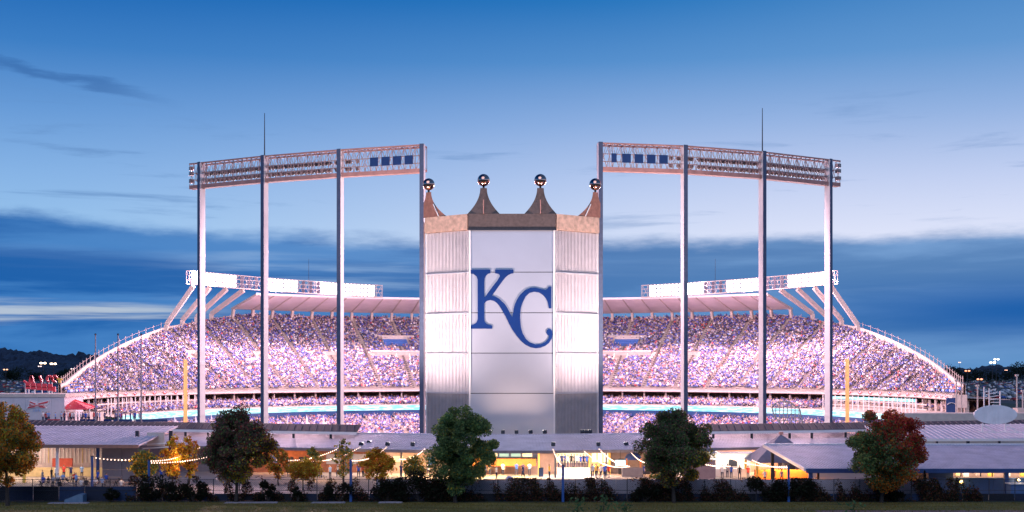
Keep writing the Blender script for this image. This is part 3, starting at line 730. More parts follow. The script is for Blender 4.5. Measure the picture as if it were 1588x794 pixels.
# ================================================================== LIGHT TOWERS
def tower(s, cols_, zt, label, panels):
    root = thing('light_tower', label, 'light tower', (s * 33, 195, 0))
    pts = [Vector((s * x, y, 0)) for x, y in cols_]
    ctr = Vector((0, 265, 0))
    for p in pts:
        dcam = (ctr - p); a = math.atan2(dcam.x, dcam.y)
        mb = MB(); mb.box((p.x, p.y, zt / 2 - 3), (.64, 1.06, zt + 6), rz=-a)
        o = mb.build('column', M_white, root)
        for z in (6.5, 15, 24, 33): MB().box((p.x, p.y, z), (.70, 1.12, .5), rz=-a).build('splice_plate', M_white, o)
        # added dark plate: shade of the outer column face put into its colour
        q = p - dcam.normalized() * .56; mb = MB(); mb.box((q.x, q.y, zt / 2 - 3), (.66, .06, zt + 6.1), rz=-a); mb.build('column_shade_face', mat('tower_shade_blue', (.10, .13, .21), .55, metal=.3), o)
    # truss path: through columns, overhanging the outer one
    P2 = [p.copy() for p in pts]; dirn = (P2[-1] - P2[-2]).normalized(); P2.append(P2[-1] + dirn * 2.4)
    zb = zt - 3.85
    def path(n):
        L_ = [0]; 
        for a, b in zip(P2[:-1], P2[1:]): L_.append(L_[-1] + (b - a).length)
        out = []
        for d in np.linspace(0, L_[-1], n):
            for i in range(len(P2) - 1):
                if d <= L_[i + 1] + 1e-6: out.append(P2[i].lerp(P2[i + 1], (d - L_[i]) / (L_[i + 1] - L_[i]))); break
        return out, L_
    nb = 23; pp, LL = path(nb + 1)
    def inw(i):
        a = pp[max(i - 1, 0)]; b = pp[min(i + 1, nb)]; d = (b - a).normalized(); n = Vector((-d.y, d.x, 0)) * (1 if s > 0 else -1)
        if n.dot(ctr - pp[i]) < 0: n = -n
        return n
    def at(i, off, z): q = pp[i] + inw(i) * off; return Vector((q.x, q.y, z))
    F0, B0 = -.25, 1.7
    for nm, off, z, w_, h_, m in (('top_chord', F0, zt - .12, .22, .25, M_girder), ('top_chord', B0, zt - .12, .2, .25, M_girder), ('bottom_girder', .2, zb - .15, 1.1, .62, M_girder), ('bottom_girder', B0, zb + .05, .3, .35, M_girder),
                                  ('lamp_rail', F0 + .1, zb + 2.15, .12, .12, M_steel), ('lamp_rail', F0 + .1, zb + 1.0, .12, .12, M_steel)):
        mb = MB()
        for i in range(nb): mb.bar(at(i, off, z), at(i + 1, off, z), w_, h_)
        mb.build(nm, m, root)
    for i in range(nb):
        for off in (F0, B0):
            mb = MB(); mid = .5
            w_ = .075 if off == F0 else .05
            for k in range(2 if off == F0 else 1):
                q_ = .5 if off == F0 else 1.0; a = at(i, off, 0).lerp(at(i + 1, off, 0), k * q_); b = at(i, off, 0).lerp(at(i + 1, off, 0), k * q_ + q_)
                mb.bar((a.x, a.y, zb + .1), (b.x, b.y, zt - .15), w_); mb.bar((a.x, a.y, zt - .15), (b.x, b.y, zb + .1), w_)
            if i % 1 == 0: mb.bar(at(i, off, zb), at(i, off, zt), .09)
            mb.build('cross_brace', M_steel, root)
        mb = MB(); mb.bar(at(i, F0, zt - .1), at(i, B0, zt - .1), .1); mb.bar(at(i, F0, zt - .1), at(i + 1, B0, zt - .1), .07); mb.build('tie_bar', M_girder, root)
    # lamps: two rows, lit faces towards the field
    base = Vector(root.location)
    TL = MB(); TL.tube((0, 0, 0), (0, .45, -.12), .16, .34, 8); TL.tube((0, -.25, .06), (0, 0, 0), .12, .16, 6); TL.m = 1; TL.tube((0, .452, -.12), (0, .47, -.125), .33, n=8)
    me = TL.data('lamp', [mat('lamp_housing', (.28, .24, .24), .35, metal=.6), M_lamp])
    for i in range(6, nb):
        for f in (.17, .5, .83):
            q0 = at(i, 1.3, 0).lerp(at(i + 1, 1.3, 0), f); n = inw(i); a = math.atan2(n.x, n.y)
            if f == .5 and i < 9: continue
            for z in (zb + 2.25, zb + 1.1):
                inst('lamp', me, root, (q0.x - base.x, q0.y - base.y, z), (0, 0, -a))
    q = at(nb, .5, 0)
    for z in (zb + 1.0, zb + 2.2, zb + 3.1): MB().box((q.x + s * .2, q.y, z), (.7, .7, .6), rz=.5).build('end_lamp_box', MATS['lamp_housing'], root)
    # blue backed panels near the scoreboard
    for k in range(panels):
        i0 = 1.1 + k * 1.02; a = int(i0); q = at(a, F0 - .15, 0).lerp(at(a + 1, F0 - .15, 0), i0 - a); d = (at(a + 1, 0, 0) - at(a, 0, 0)); rz = math.atan2(d.y, d.x)
        MB().box((q.x, q.y, zb + 1.55), (1.35 if (panels == 4 or k) else .8, .14, 1.35), rz=rz).build('blue_panel', M_navy, root)
    # mast
    p = pts[2]; MB().tube((p.x, p.y, zt), (p.x, p.y, zt + 6.9), .10, .05, 6).build('antenna_mast', M_dark, root)
    # light thrown on the field and the stands, bay by bay
    for j in range(3):
        a, b = pts[j], pts[j + 1]; c = (a + b) / 2; n = (ctr - c).normalized(); q = c + n * 3.6
        tgt = (s * (-14 + 10 * j) * 1.0, 330 - 8 * j, 4)
        area('stadium_light', (q.x, q.y, zb + 1.8), tgt, 13 if j else 6, 2.4, P_TOWER * (1 if j else .45), PINK, spread=170, parent=root)
    # concrete footings
    for p in pts: MB().box((p.x, p.y, .5), (1.8, 1.8, 1.0)).build('footing', M_conc, root)
tower(-1, [(13.7, 188), (26.9, 192.4), (39.9, 198), (51.7, 204.4)], 48.45, 'left curved row of four white light columns carrying a lattice truss of lamps', 4)
tower(1, [(13.35, 186.5), (26.5, 189), (39.6, 194.2), (51.9, 201.4)], 48.45, 'right curved row of four white light columns carrying a lattice truss of lamps', 5)

# ================================================================== CROWN SCOREBOARD
sb = thing('crown_scoreboard', 'tall pale scoreboard tower topped by a copper crown with a blue letter logo', 'scoreboard', (0, 182, 0))
Yc = 178.0; Xc = 6.13; zt_ = 34.25; zband = 36.55
Xo, Yo = 12.72, 182.6
M_face = mat('scoreboard_metal_face', (.62, .63, .68), .30, metal=.6, var=.05, scale=.15)
M_lou = mat('scoreboard_louver', (.62, .58, .60), .55, var=.06, scale=1.0)
M_loud = mat('scoreboard_dark_louver', (.42, .40, .42), .6, var=.1, scale=1.0)
joints = [ZZ(675, Yc) - 3.9, ZZ(610, Yc), ZZ(547.6, Yc), ZZ(485, Yc), ZZ(422, Yc), zt_]
joints[0] = 0.0
mb = MB(); core = [(-Xc + .1, Yc + .35), (Xc - .1, Yc + .35), (Xo - .2, Yo + .35), (Xo - .2, 190), (-Xo + .2, 190), (-Xo + .2, Yo + .35)]
mb.prism(core, (0, 0, 0), (1, 0, 0), (0, 1, 0), (0, 0, 1), zt_); mb.build('core', M_dark, sb)
for a, b in zip(joints[:-1], joints[1:]):
    mb = MB(); mb.span(-Xc + .12, Xc - .12, Yc, Yc + .3, a + .05, b - .05)
    nr = 56
    for k in range(nr):                                      # fine vertical seams of the sheet metal
        x = -Xc + .3 + (2 * Xc - .6) * k / (nr - 1)
        if b <= joints[2] + .1: mb.box((x, Yc - .008, (a + b) / 2), (.03, .016, b - a - .14))
    mb.build('centre_panel', M_face, sb)
    dark = b == joints[1]
    for s in (-1, 1):
        A = Vector((s * (Xc + .12), Yc + .06, 0)); B = Vector((s * Xo, Yo, 0)); d = (B - A); nl_depth = .34; Ln = d.length; d.normalize(); n = Vector((d.y, -d.x, 0)) * s
        if n.y > 0: n = -n
        mb = MB(); c = (A + B) / 2 - n * .15; mb.box((c.x, c.y, (a + b) / 2), (Ln, .2, b - a - .12), rz=math.atan2(d.y, d.x)); mb.build('louver_backing', M_loud if dark else M_lou, sb)
        nl = 30; mb = MB()
        for k in range(nl):
            q = A + d * (Ln * (k + .5) / nl) + n * .06; mb.box((q.x, q.y, (a + b) / 2), (.07, .13, b - a - .16), rz=math.atan2(d.y, d.x))
        mb.build('louver_blades', M_loud if dark else M_lou, sb)['kind'] = 'stuff'
for j in joints[1:-1]:
    for s in (-1, 1):
        A = Vector((s * (Xc + .12), Yc, j)); B = Vector((s * Xo, Yo - .06, j)); MB().bar(A, B, .42, .10).build('joint_rail', M_face, sb)
for s in (-1, 1):
    MB().box((s * Xc, Yc - .03, zt_ / 2), (.26, .34, zt_ - .05)).build('corner_trim', M_white, sb)
    MB().box((s * (Xo - .02), Yo + .05, zt_ / 2), (.24, .34, zt_ - .05)).build('corner_trim', M_white, sb)
    # sides to the rear
    MB().span(min(s * (Xo - .3), s * Xo), max(s * (Xo - .3), s * Xo), Yo + .3, 190.3, 0, zt_).build('side_wall', M_lou, sb)
MB().span(-Xo, Xo, 190.0, 190.4, 2, zt_).build('field_side_screen', M_dark, sb)
# crown band
b0 = zt_ + .02
MB().span(-Xc - .2, Xc + .2, Yc - .30, Yc + .5, b0, zband).build('crown_band', M_slate, sb)
for s in (-1, 1):
    A = Vector((s * (Xc + .2), Yc - .25, 0)); B = Vector((s * (Xo + .1), Yo - .3, 0)); d = B - A; c = (A + B) / 2
    mb = MB(); mb.box((c.x, c.y + .3, (b0 + zband) / 2), (d.length, .5, zband - b0), rz=math.atan2(d.y, d.x)); mb.build('crown_band', M_copper, sb)
    MB().span(s * (Xo - .1) - .25, s * (Xo - .1) + .25, Yo - .1, 190.2, b0, zband).build('crown_band', M_copper, sb)
MB().span(-Xo, Xo, 189.8, 190.35, b0, zband).build('crown_band', M_copper, sb)
MB().span(-Xc - .3, Xc + .3, Yc - .42, Yc - .302, b0 - .12, b0 + .10).build('band_lip', M_dark, sb)
# spires
def spire(cx, cy, rz, m, zb_, h=3.74, hw=2.35, dp=2.1):
    mb = MB(); rows = 12; M = Matrix.Translation((cx, cy, 0)) @ Matrix.Rotation(rz, 4, 'Z'); prof = []
    for k in range(rows + 1):
        t = k / rows; w_ = .48 + (hw - .48) * (1 - t) ** 2.0 ; prof.append((w_, t * h))
    vs = []
    for w_, z in prof:
        dd = .33 + (dp - .33) * ((w_ - .33) / (hw - .33)); ridge = .10 + .25 * (w_ / hw)
        for x, y in ((-w_, 0), (0, -ridge), (w_, 0), (w_, dd * .4), (-w_, dd * .4)): vs.append(M @ Vector((x, y, zb_ + z)))
    n = 5; fs = [(i * n + j, i * n + (j + 1) % n, (i + 1) * n + (j + 1) % n, (i + 1) * n + j) for i in range(rows) for j in range(n)]
    fs.append(tuple(range(rows * n, rows * n + n))); mb.add(vs, fs)
    o = mb.build('crown_spire', m, sb)
    c = M @ Vector((0, dp * .2, 0)); k = MB(); k.tube((c.x, c.y, zb_ + h), (c.x, c.y, zb_ + h + .35), .16, n=8); k.build('spire_neck', M_dark, o)
    k = MB(); k.sphere((c.x, c.y, zb_ + h + .35 + .85), .9, 24, 14); k.build('spire_ball', M_ball, o, smooth=True)
    r = MB(); r.box((M @ Vector((0, -.42, zb_ + 1.0))), (.10, .12, 2.0), rz=rz); r.build('spire_rib', M_girder, o)
def corner_spire(s, h=3.74, hw=3.3):
    c = Vector((s * (Xo - .35), Yo - .5, zband)); d1 = Vector((-s * (Xo - Xc), Yc - Yo, 0)).normalized(); d2 = Vector((0, 1, 0)); di = (d1 + d2) * .5
    rows = 12; vs = []
    for k in range(rows + 1):
        t = k / rows; w_ = .48 + (hw - .48) * (1 - t) ** 2.0; z = Vector((0, 0, t * h)); vs += [c + d1 * w_ + z, c - d2 * .2 * w_ / hw + z, c - d1 * min(w_, .95) + z, c + d2 * min(w_, 1.6) + z]
    n = 4; fs = [(i * n + j, i * n + (j + 1) % n, (i + 1) * n + (j + 1) % n, (i + 1) * n + j) for i in range(rows) for j in range(n)] + [tuple(range(rows * n, rows * n + n))]
    o = MB().add(vs, fs).build('crown_spire', M_bronze, sb); q = c + d2 * .2
    MB().tube((q.x, q.y, zband + h), (q.x, q.y, zband + h + .35), .16, n=8).build('spire_neck', M_dark, o)
    MB().sphere((q.x, q.y, zband + h + 1.2), .9, 24, 14).build('spire_ball', M_ball, o, smooth=True)
    a = c + d1 * .9 + Vector((0, -.12, 1.9)); b = c + d1 * 1.9 + Vector((0, -.12, .05)); MB().bar(a, b, .14).build('spire_rib', M_white, o)
for s in (-1, 1):
    spire(s * 4.12, Yc - .1, 0, M_slate, zband)
    corner_spire(s)
# the logo
KC = [(85,88),(440,88),(440,150),(400,160),(362,195),(343,240),(338,300),(338,545),(350,550),(400,480),(480,370),(560,270),(598,205),(598,182),(580,162),(520,150),(520,88),(830,88),(830,150),(785,158),(740,180),(690,225),(620,315),(540,425),(465,530),
      (520,542),(600,590),(670,655),(715,715),(755,790),(808,888),(820,840),(830,760),(850,680),(885,600),(940,512),(1020,438),(1110,398),(1200,392),(1300,415),(1370,432),(1405,410),(1420,378),(1468,378),(1468,742),(1427,742),(1412,650),(1380,580),(1330,520),(1262,475),
      (1180,462),(1100,482),(1035,540),(985,640),(958,720),(945,800),(942,890),(947,980),(958,1070),(985,1165),(1040,1258),(1110,1320),(1200,1352),(1290,1345),(1365,1310),(1415,1255),(1430,1200),(1402,1188),(1382,1150),(1390,1110),(1425,1085),(1460,1093),(1482,1130),(1490,1180),
      (1475,1250),(1432,1322),(1370,1372),(1290,1405),(1210,1415),(1120,1400),(1030,1355),(950,1285),(880,1200),(810,1100),(750,990),(700,885),(650,795),(600,712),(555,655),(500,615),(440,602),(390,612),(355,638),(338,662),(338,930),(350,975),(395,1015),(472,1033),(472,1085),
      (85,1085),(85,1033),(150,1020),(205,980),(225,925),(225,255),(205,200),(155,162),(85,150)]
poly = [((720 + x / 10.877 - CX) * Yc / F, EYE - (410 + y / 10.877 - YH) * Yc / F) for x, y in KC]
mb = MB(); mb.prism(poly, (0, Yc - .13, 0), (1, 0, 0), (0, 0, 1), (0, 1, 0), .11); mb.build('letter_logo', M_blue, sb)['label'] = 'royal blue interlocking K and C'

# flood lights at the foot of the scoreboard
FL = MB(); FL.box((0, 0, .28), (.5, .35, .42), rx=-.5); FL.bar((0, 0, 0), (0, 0, .2), .08); FL.m = 1; FL.box((0, .2, .38), (.42, .03, .34), rx=-.5)
FLD = FL.data('floodlight', [M_dark, mat('flood_lens', (1, 1, 1), emit=(1, .85, .75), es=6, sample=False)])
def flood(px, py, d, target, power, label, cone=70, group=None, z=None):
    p = W(px, py, d); 
    if z is not None: p.z = z
    o = local('floodlight', label, 'floodlight', p, group); v = Vector(target) - p; a = math.atan2(v.x, v.y)
    h = inst('lamp_housing', FLD, o, (0, 0, 0), (0, 0, -a)); 
    if power: spot('flood_beam', p + Vector((0, 0, .75)) + v.normalized() * .45, target, power, (1, .66, .50) if abs(target[0]) < 5 else (1, .76, .74), cone, 1.0, .3).parent = None
    return o
for i, px in enumerate((759, 780, 801, 823, 845)):
    flood(px, 673, 171.2, ((px - 794) * .04, Yc, 27), P_FACE, ['square black floodlight on the roof ridge partly behind the round green tree', 'square black floodlight nearest the tree at the foot of the scoreboard', 'square black floodlight left of centre below the scoreboard face', 'square black floodlight right of centre below the scoreboard face', 'square black floodlight by the corner trim below the scoreboard face'][i], 128)
for i, px in enumerate((903, 909, 915)):
    flood(px, 672.5, 172.5, (9.5, 180.3, 25), 300, ['tilted floodlight below the right louvers, inner one of three', 'tilted floodlight below the right louvers, middle one of three', 'tilted floodlight below the right louvers, outer one of three'][i], 60)

# two added floods wash the side facets and crown; small roof fixtures throw none
for i, (px, py, d, tz, pw, cone, lb) in enumerate([(858, 692, 161, 20, 0, 30, 'small dark floodlight on the roof above the string that drops to the blue pole'),
        (928, 692, 162, 20, 0, 44, 'small dark floodlight on the ribbed roof right of the scoreboard, inner one'), (971, 692, 163, 31, 0, 32, 'small dark floodlight on the ribbed roof farther right of the scoreboard'), (1018, 689.5, 166, 35, 1, 92, 'added floodlight on the ribbed roof just left of the dark olive tree'),
        (572, 689.5, 166, 35, 1, 92, 'added floodlight on the ribbed roof above the broad golden tree'), (560, 692, 164, 31, 0, 32, 'small dark floodlight on the ribbed roof left of the scoreboard, outer one'), (601, 692, 163, 20, 0, 44, 'small dark floodlight on the ribbed roof left of the scoreboard, middle one'), (640, 692, 162, 20, 0, 30, 'small dark floodlight on the ribbed roof nearest the left louvers')]):
    flood(px, py, d, (9.6 if px > 794 else -9.6, 180.5, tz), P_FACET * pw, lb, cone)

# ================================================================== LOW ROOFS AND BUILDINGS AROUND THE PLAZA
def ribbed(mb, a, b, c, d, sp=.42, t=.16, rib=.07):
    """sloping sheet, a-b eave, d-c ridge, with raised seams from eave to ridge"""
    a, b, c, d = map(Vector, (a, b, c, d)); mb.slab(a, b, c, d, t); n = max(2, int((b - a).length / sp)); up = (b - a).cross(d - a).normalized()
    if up.z < 0: up = -up
    e = (b - a).normalized() * .05
    for k in range(n + 1):
        f = k / n; p = a.lerp(b, f); q = d.lerp(c, f); m = up * rib
        mb.add([p - e, p + e, p + e + m, p - e + m, q - e, q + e, q + e + m, q - e + m], [(0, 1, 2, 3), (3, 2, 6, 7), (0, 3, 7, 4), (1, 5, 6, 2), (4, 7, 6, 5)])
EAV = [(-54, 171.5), (-48, 169.0), (-30, 164), (-14.5, 159.6), (-4.9, 158), (4.7, 158), (14.5, 159.6), (30, 164), (46, 169), (54, 171.5)]
RDG = [(-49, 183), (-43.5, 181), (-27, 176), (-12.6, 171.4), (-4.4, 170), (4.3, 170), (12.6, 171.4), (27, 176), (41.5, 181), (48, 183)]
cr = thing('concession_building', 'long low lit concession building with a ribbed metal roof curving in front of the scoreboard', 'building', (0, 165, 0))
ZE, ZR = 3.55, 4.95
for i in range(len(EAV) - 1):
    mb = MB(); (x0, y0), (x1, y1), (u1, v1), (u0, v0) = EAV[i], EAV[i + 1], RDG[i + 1], RDG[i]
    ribbed(mb, (x0 + .01, y0, ZE), (x1 - .01, y1, ZE), (u1 - .01, v1, ZR), (u0 + .01, v0, ZR)); mb.build('metal_roof', M_roof, cr)
    MB().bar((x0, y0 - .08, ZE - .16), (x1, y1 - .08, ZE - .16), .14, .36).build('eave_gutter', mat('gutter_grey', (.16, .16, .20), .5, metal=.3), cr)
    MB().bar((u0, v0 + .1, ZR + .06), (u1, v1 + .1, ZR + .06), .3, .14).build('roof_ridge', M_roof, cr)
for x, y in [(-37, 167), (-22, 162.4), (-14.5, 160.4), (5.6, 158.6), (12.3, 160.0), (22, 162.4), (37, 167)]:
    MB().box((x, y + .3, 1.65), (.24, .24, 3.3)).build('post', mat('post_grey_green', (.16, .18, .20), .6), cr)
M_wallp = mat('stucco_wall', (.42, .30, .27), .85, var=.08); M_wallg = mat('grey_block_wall', (.20, .18, .21), .85, var=.1); M_wally = mat('cream_wall', (.70, .55, .30), .8)
M_kiosk_lit = mat('backlit_menu', (1, 1, 1), emit=(1, .72, .32), es=.9); M_screen = mat('lit_screen', (.2, .3, .3), emit=(.45, .72, .60), es=.8)
def wall(x0, x1, y, z0, z1, m, name='wall', par=None, th=.3): return MB().span(x0, x1, y, y + th, z0, z1).build(name, m, par or cr)
# back wall in pieces with lit openings
wall(-52, -36, 168.4, 0, 3.5, M_wallg); wall(-36, -17.0, 167.2, 0, 3.5, mat('red_brown_wall', (.26, .10, .06), .85, var=.2)); wall(-17.0, -10.4, 166.0, 0, 3.5, M_wallp)
wall(-10.4, -2.0, 164.8, 0, 3.5, M_wallp); wall(-2.0, 3.4, 164.6, 0, 1.4, M_wallp); wall(-2.0, 3.4, 164.6, 2.7, 3.5, M_wallp); wall(3.4, 5.9, 164.6, 0, 3.5, M_wallp)
wall(5.9, 10.4, 164.4, 0, 1.5, M_wallp); wall(5.9, 10.4, 164.4, 3.25, 3.5, M_wallp); wall(10.4, 13.0, 164.4, 0, 3.5, M_wally); wall(13.0, 22.6, 165.4, 0, 3.5, M_wallg)
wall(22.6, 33.5, 167.4, 0, 1.2, M_wallp); wall(28.0, 36.5, 168.4, 0, 3.4, M_wallp); wall(36.5, 54, 170.5, 0, 3.5, M_wallg)
# orange counter bar with menu screens
MB().span(-8.2, 3.2, 162.6, 163.4, 1.2, 2.2).build('counter', M_orange, cr); MB().span(-8.3, 3.3, 162.5, 163.5, 2.2, 2.28).build('counter_top', M_wood, cr)
for k in range(7): MB().span(-7.9 + k * 1.55, -6.6 + k * 1.55, 164.2, 164.3, 2.35, 3.2).build('menu_screen', M_screen if k % 3 else M_kiosk_lit, cr)
# back room of the crowd opening
MB().span(5.9, 10.4, 168.0, 168.2, 0, 3.6).build('back_wall', mat('cream_back_wall', (.8, .72, .5), .8), cr)
# yellow stand
MB().span(10.6, 13.0, 163.4, 164.2, 1.1, 1.3).build('service_counter', M_yel, cr); 
for k in range(3): MB().span(10.7 + k * .78, 11.3 + k * .78, 164.28, 164.38, 1.6, 2.8).build('menu_board', M_kiosk_lit, cr)
for x in (10.3, 13.05): MB().box((x, 163.8, 1.7), (.18, .18, 3.3)).build('yellow_post', M_yel, cr)
MB().box((3.55, 162.4, 1.65), (.2, .2, 3.3)).build('yellow_post', M_yel, cr)
# ceiling tubes under the roof with their light
def tube_light(par, x0, x1, y, z, power, col, es=4):
    m = mat('fluorescent_%d' % int(col[2] * 100), (1, 1, 1), emit=col, es=es, sample=False); MB().span(x0, x1, y - .08, y + .08, z - .07, z).build('ceiling_light', m, par)
    return area('ceiling_glow', ((x0 + x1) / 2, y, z - .12), ((x0 + x1) / 2, y, 0), x1 - x0, .4, power * LS, col)
LS = 3.0; WY = (1, .66, .30); WO = (1, .45, .16); WP = (1, .76, .62)
tube_light(cr, -9.5, 2.8, 160.0, 3.25, 900, WY); tube_light(cr, 4.0, 12.8, 160.4, 3.25, 520, WP); tube_light(cr, 6, 10.3, 166.4, 3.35, 90, (1, .9, .7))
tube_light(cr, 14.0, 22.0, 163.0, 3.25, 110, WO); tube_light(cr, 23, 29, 166.0, 3.25, 550, WP); tube_light(cr, 30, 36, 166.8, 3.25, 350, WO)
tube_light(cr, -26, -16, 164.2, 3.25, 150, WP); tube_light(cr, -36, -28, 166, 3.25, 90, WO); tube_light(cr, -16, -11, 163, 3.25, 250, WY)
# illuminated cyan sign, orange posts, dark blue awning hood at the right kiosk
t = thing('lit_sign', 'small pale cyan lit sign hanging among the string lights right of the blue pole', 'sign', W(962, 718, 158)); p = W(962, 718, 158)
MB().box(p, (1.3, .15, .75)).build('sign_panel', mat('cyan_sign', (.3, .6, .7), emit=(.5, .85, 1), es=1.1), t); MB().bar(p + Vector((0, 0.1, .3)), p + Vector((0, .1, 1.6)), .06).build('hanger', M_dark, t)
t = thing('kiosk', 'dark kiosk with a rounded navy hood and an orange post, right of the cyan sign', 'kiosk', (15.7, 160, 0))
MB().span(14.4, 17.0, 160.2, 161.6, 0, 1.2).build('kiosk_counter', M_wallg, t); mb = MB(); mb.lathe((15.9, 161, 2.2), [(1.15, 0), (1.05, .45), (.75, .8), (.3, .98), (.001, 1.0)], 16); mb.build('hood', M_navy, t, smooth=True)
for x in (15.0, 16.8): MB().box((x, 160.4, 1.2), (.2, .2, 2.4)).build('orange_post', mat('orange_post', (.7, .22, .05), .6), t)

# left pavilion
lp = thing('left_pavilion', 'grey metal roofed pavilion over a warmly lit food stand on the left', 'pavilion', (-56, 158, 0))
ribbed(mb := MB(), (-80, 151.6, 4.75), (-45.6, 150, 4.75), (-45.2, 166, 6.35), (-80, 168, 6.35), .6); mb.build('metal_roof', M_roof, lp)
MB().bar((-80, 151.45, 4.6), (-45.6, 149.85, 4.6), .2, .4).build('eave_beam', mat('brown_fascia', (.22, .13, .11), .7), lp)
for x, m in ((-66, M_yel), (-56.2, M_white), (-60.3, M_yel), (-51.2, M_navy), (-73, M_white)): MB().box((x, 151.8, 2.3), (.32, .32, 4.6)).build('post', m, lp)
wall(-80, -51.5, 163, 0, 4.7, mat('pale_slat_wall', (.66, .56, .58), .7, var=.06), par=lp)
for k in range(34): MB().box((-68 + k * .5, 162.93, 2.9), (.10, .12, 2.6)).build('wall_slat', MATS['cream_wall'] if k % 9 == 4 else M_white, lp)
MB().span(-70, -52, 160.5, 161.3, 0, 1.15).build('counter', M_wally, lp); MB().span(-60.0, -57.4, 160.2, 160.5, 1.3, 2.4).build('menu_board', mat('red_menu', (.5, .08, .05), .6), lp)
MB().span(-66.5, -64.0, 160.2, 160.35, 1.5, 1.9).build('menu_board', M_yel, lp)
tube_light(lp, -70, -54, 156, 4.4, 330, (1, .74, .52)); tube_light(lp, -78, -60, 161.2, 4.4, 90, (1, .75, .6))
# grey panelled wall right of it
gw = thing('panel_wall', 'blank grey panelled wall beside the left food stand', 'wall', (-48.8, 154, 0))
for k in range(2):
    for j in range(3): MB().span(-51.4 + k * 2.5, -48.95 + k * 2.5, 154, 154.3, .02 + j * 1.42, 1.40 + j * 1.42).build('wall_panel', mat('grey_wall_panel', (.21, .20, .24), .8, var=.06), gw)
# scaffold gate frame with a bright opening behind
sg = thing('gate_frame', 'dark steel gate frame with white cross rails above the small orange trees', 'gate', (-46, 157, 0))
for x in (-47.9, -43.6): MB().span(x - .22, x + .22, 156.8, 157.2, 0, ZZ(668, 157)).build('gate_post', M_dark, sg)
for z in (ZZ(690, 157), ZZ(696, 157)): MB().bar((-47.9, 156.7, z), (-42.6, 156.7, z + .35), .16).build('gate_rail', M_white, sg)
MB().span(-46.8, -44.6, 157.4, 157.6, ZZ(692, 157), ZZ(671, 157)).build('pale_panel', M_conc2, sg); MB().span(-49.4, -48.2, 156.6, 156.9, ZZ(695, 157), ZZ(687, 157)).build('blue_panel', M_blue, sg)

# dark louvred parapet bands (the outfield concourse canopy)
def band(side, pts, label):
    t = thing('concourse_canopy', label, 'canopy', (side * 45, 178, 0)); mb = MB(); pn = 0
    for (x0, y0), (x1, y1) in zip(pts[:-1], pts[1:]):
        a = Vector((x0, y0, 5.45)); b = Vector((x1, y1, 5.45)); n = int((b - a).length / 1.1); 
        MB().slab(a, b, b + Vector((0, 5, .75)), a + Vector((0, 5, .75)), .12).build('canopy_deck', mat('canopy_dark_sheet', (.02, .025, .045), .8, metal=.0), t)
        MB().bar(a - Vector((0, .1, .22)), b - Vector((0, .1, .22)), .2, .36).build('edge_fascia', M_white, t)
        for k in range(n):
            f = a.lerp(b, (k + .5) / n); mb.bar(f + Vector((0, .1, .0)), f + Vector((.5 * side, 4.8, .75)), .10, .10)
        for k in range(0, n, 5):
            f = a.lerp(b, (k + .5) / n); MB().span(f.x - .15, f.x + .15, f.y + .4, f.y + .7, 0, 5.3).build('post', M_dark, t)
    mb.build('louver_fins', mat('fin_grey', (.07, .075, .11), .7), t)['kind'] = 'stuff'
band(-1, [(-82, 188), (-64, 181.5), (-42, 174.5), (-21.3, 168.6)], 'dark finned canopy band running along the left outfield concourse')
band(1, [(27.5, 170.5), (42, 173.5), (62, 180), (80, 186)], 'dark finned canopy band running along the right outfield concourse')
# terrace roofs behind / below the bands
MBt = MB(); ribbed(MBt, (48, 160.5, 4.9), (84, 163, 4.9), (84, 179, 6.2), (50, 174, 6.0), .8); ro = thing('terrace_roof', 'pale low terrace roof on the far right behind the front pavilion', 'roof', (60, 168, 0)); MBt.build('metal_roof', M_roof, ro)
MB().bar((48, 160.4, 4.75), (84, 162.9, 4.75), .2, .3).build('roof_edge', M_white, ro)
for x in (50, 60, 70, 80): MB().span(x - .15, x + .15, 161.5, 161.8, 0, 4.75).build('post', M_dark, ro)
random.seed(5)
for k in range(60): 
    x = 48.5 + k * .56; 
MBc = MB()
# right front pavilion
rp = thing('front_pavilion', 'large pale ribbed metal roof pavilion at the right front on dark navy posts', 'pavilion', (46, 142, 0))
A0, A1, B1, B0 = (32.3, 135, 3.1), (84, 135, 3.1), (84, 150, 4.82), (30.8, 150, 4.82)
ribbed(mb := MB(), A0, A1, B1, B0, .36, .12); mb.build('metal_roof', M_roof, rp)
MB().bar((32.3, 134.9, 2.86), (84, 134.9, 2.86), .2, .46).build('eave_beam', M_navy, rp)
MB().bar((32.2, 134.9, 2.98), (30.7, 150, 4.70), .18, .34).build('gable_trim', M_white, rp); MB().bar((30.8, 150.1, 4.88), (84, 150.1, 4.88), .3, .14).build('roof_ridge', M_white, rp)
for x in (32.9, 54.5, 76): MB().box((x, 135.4, 1.35), (.42, .42, 2.7)).build('post', M_navy, rp)
for x in (31.6, 54.5, 76): MB().box((x, 149, 2.3), (.36, .36, 4.6)).build('post', M_dark, rp)
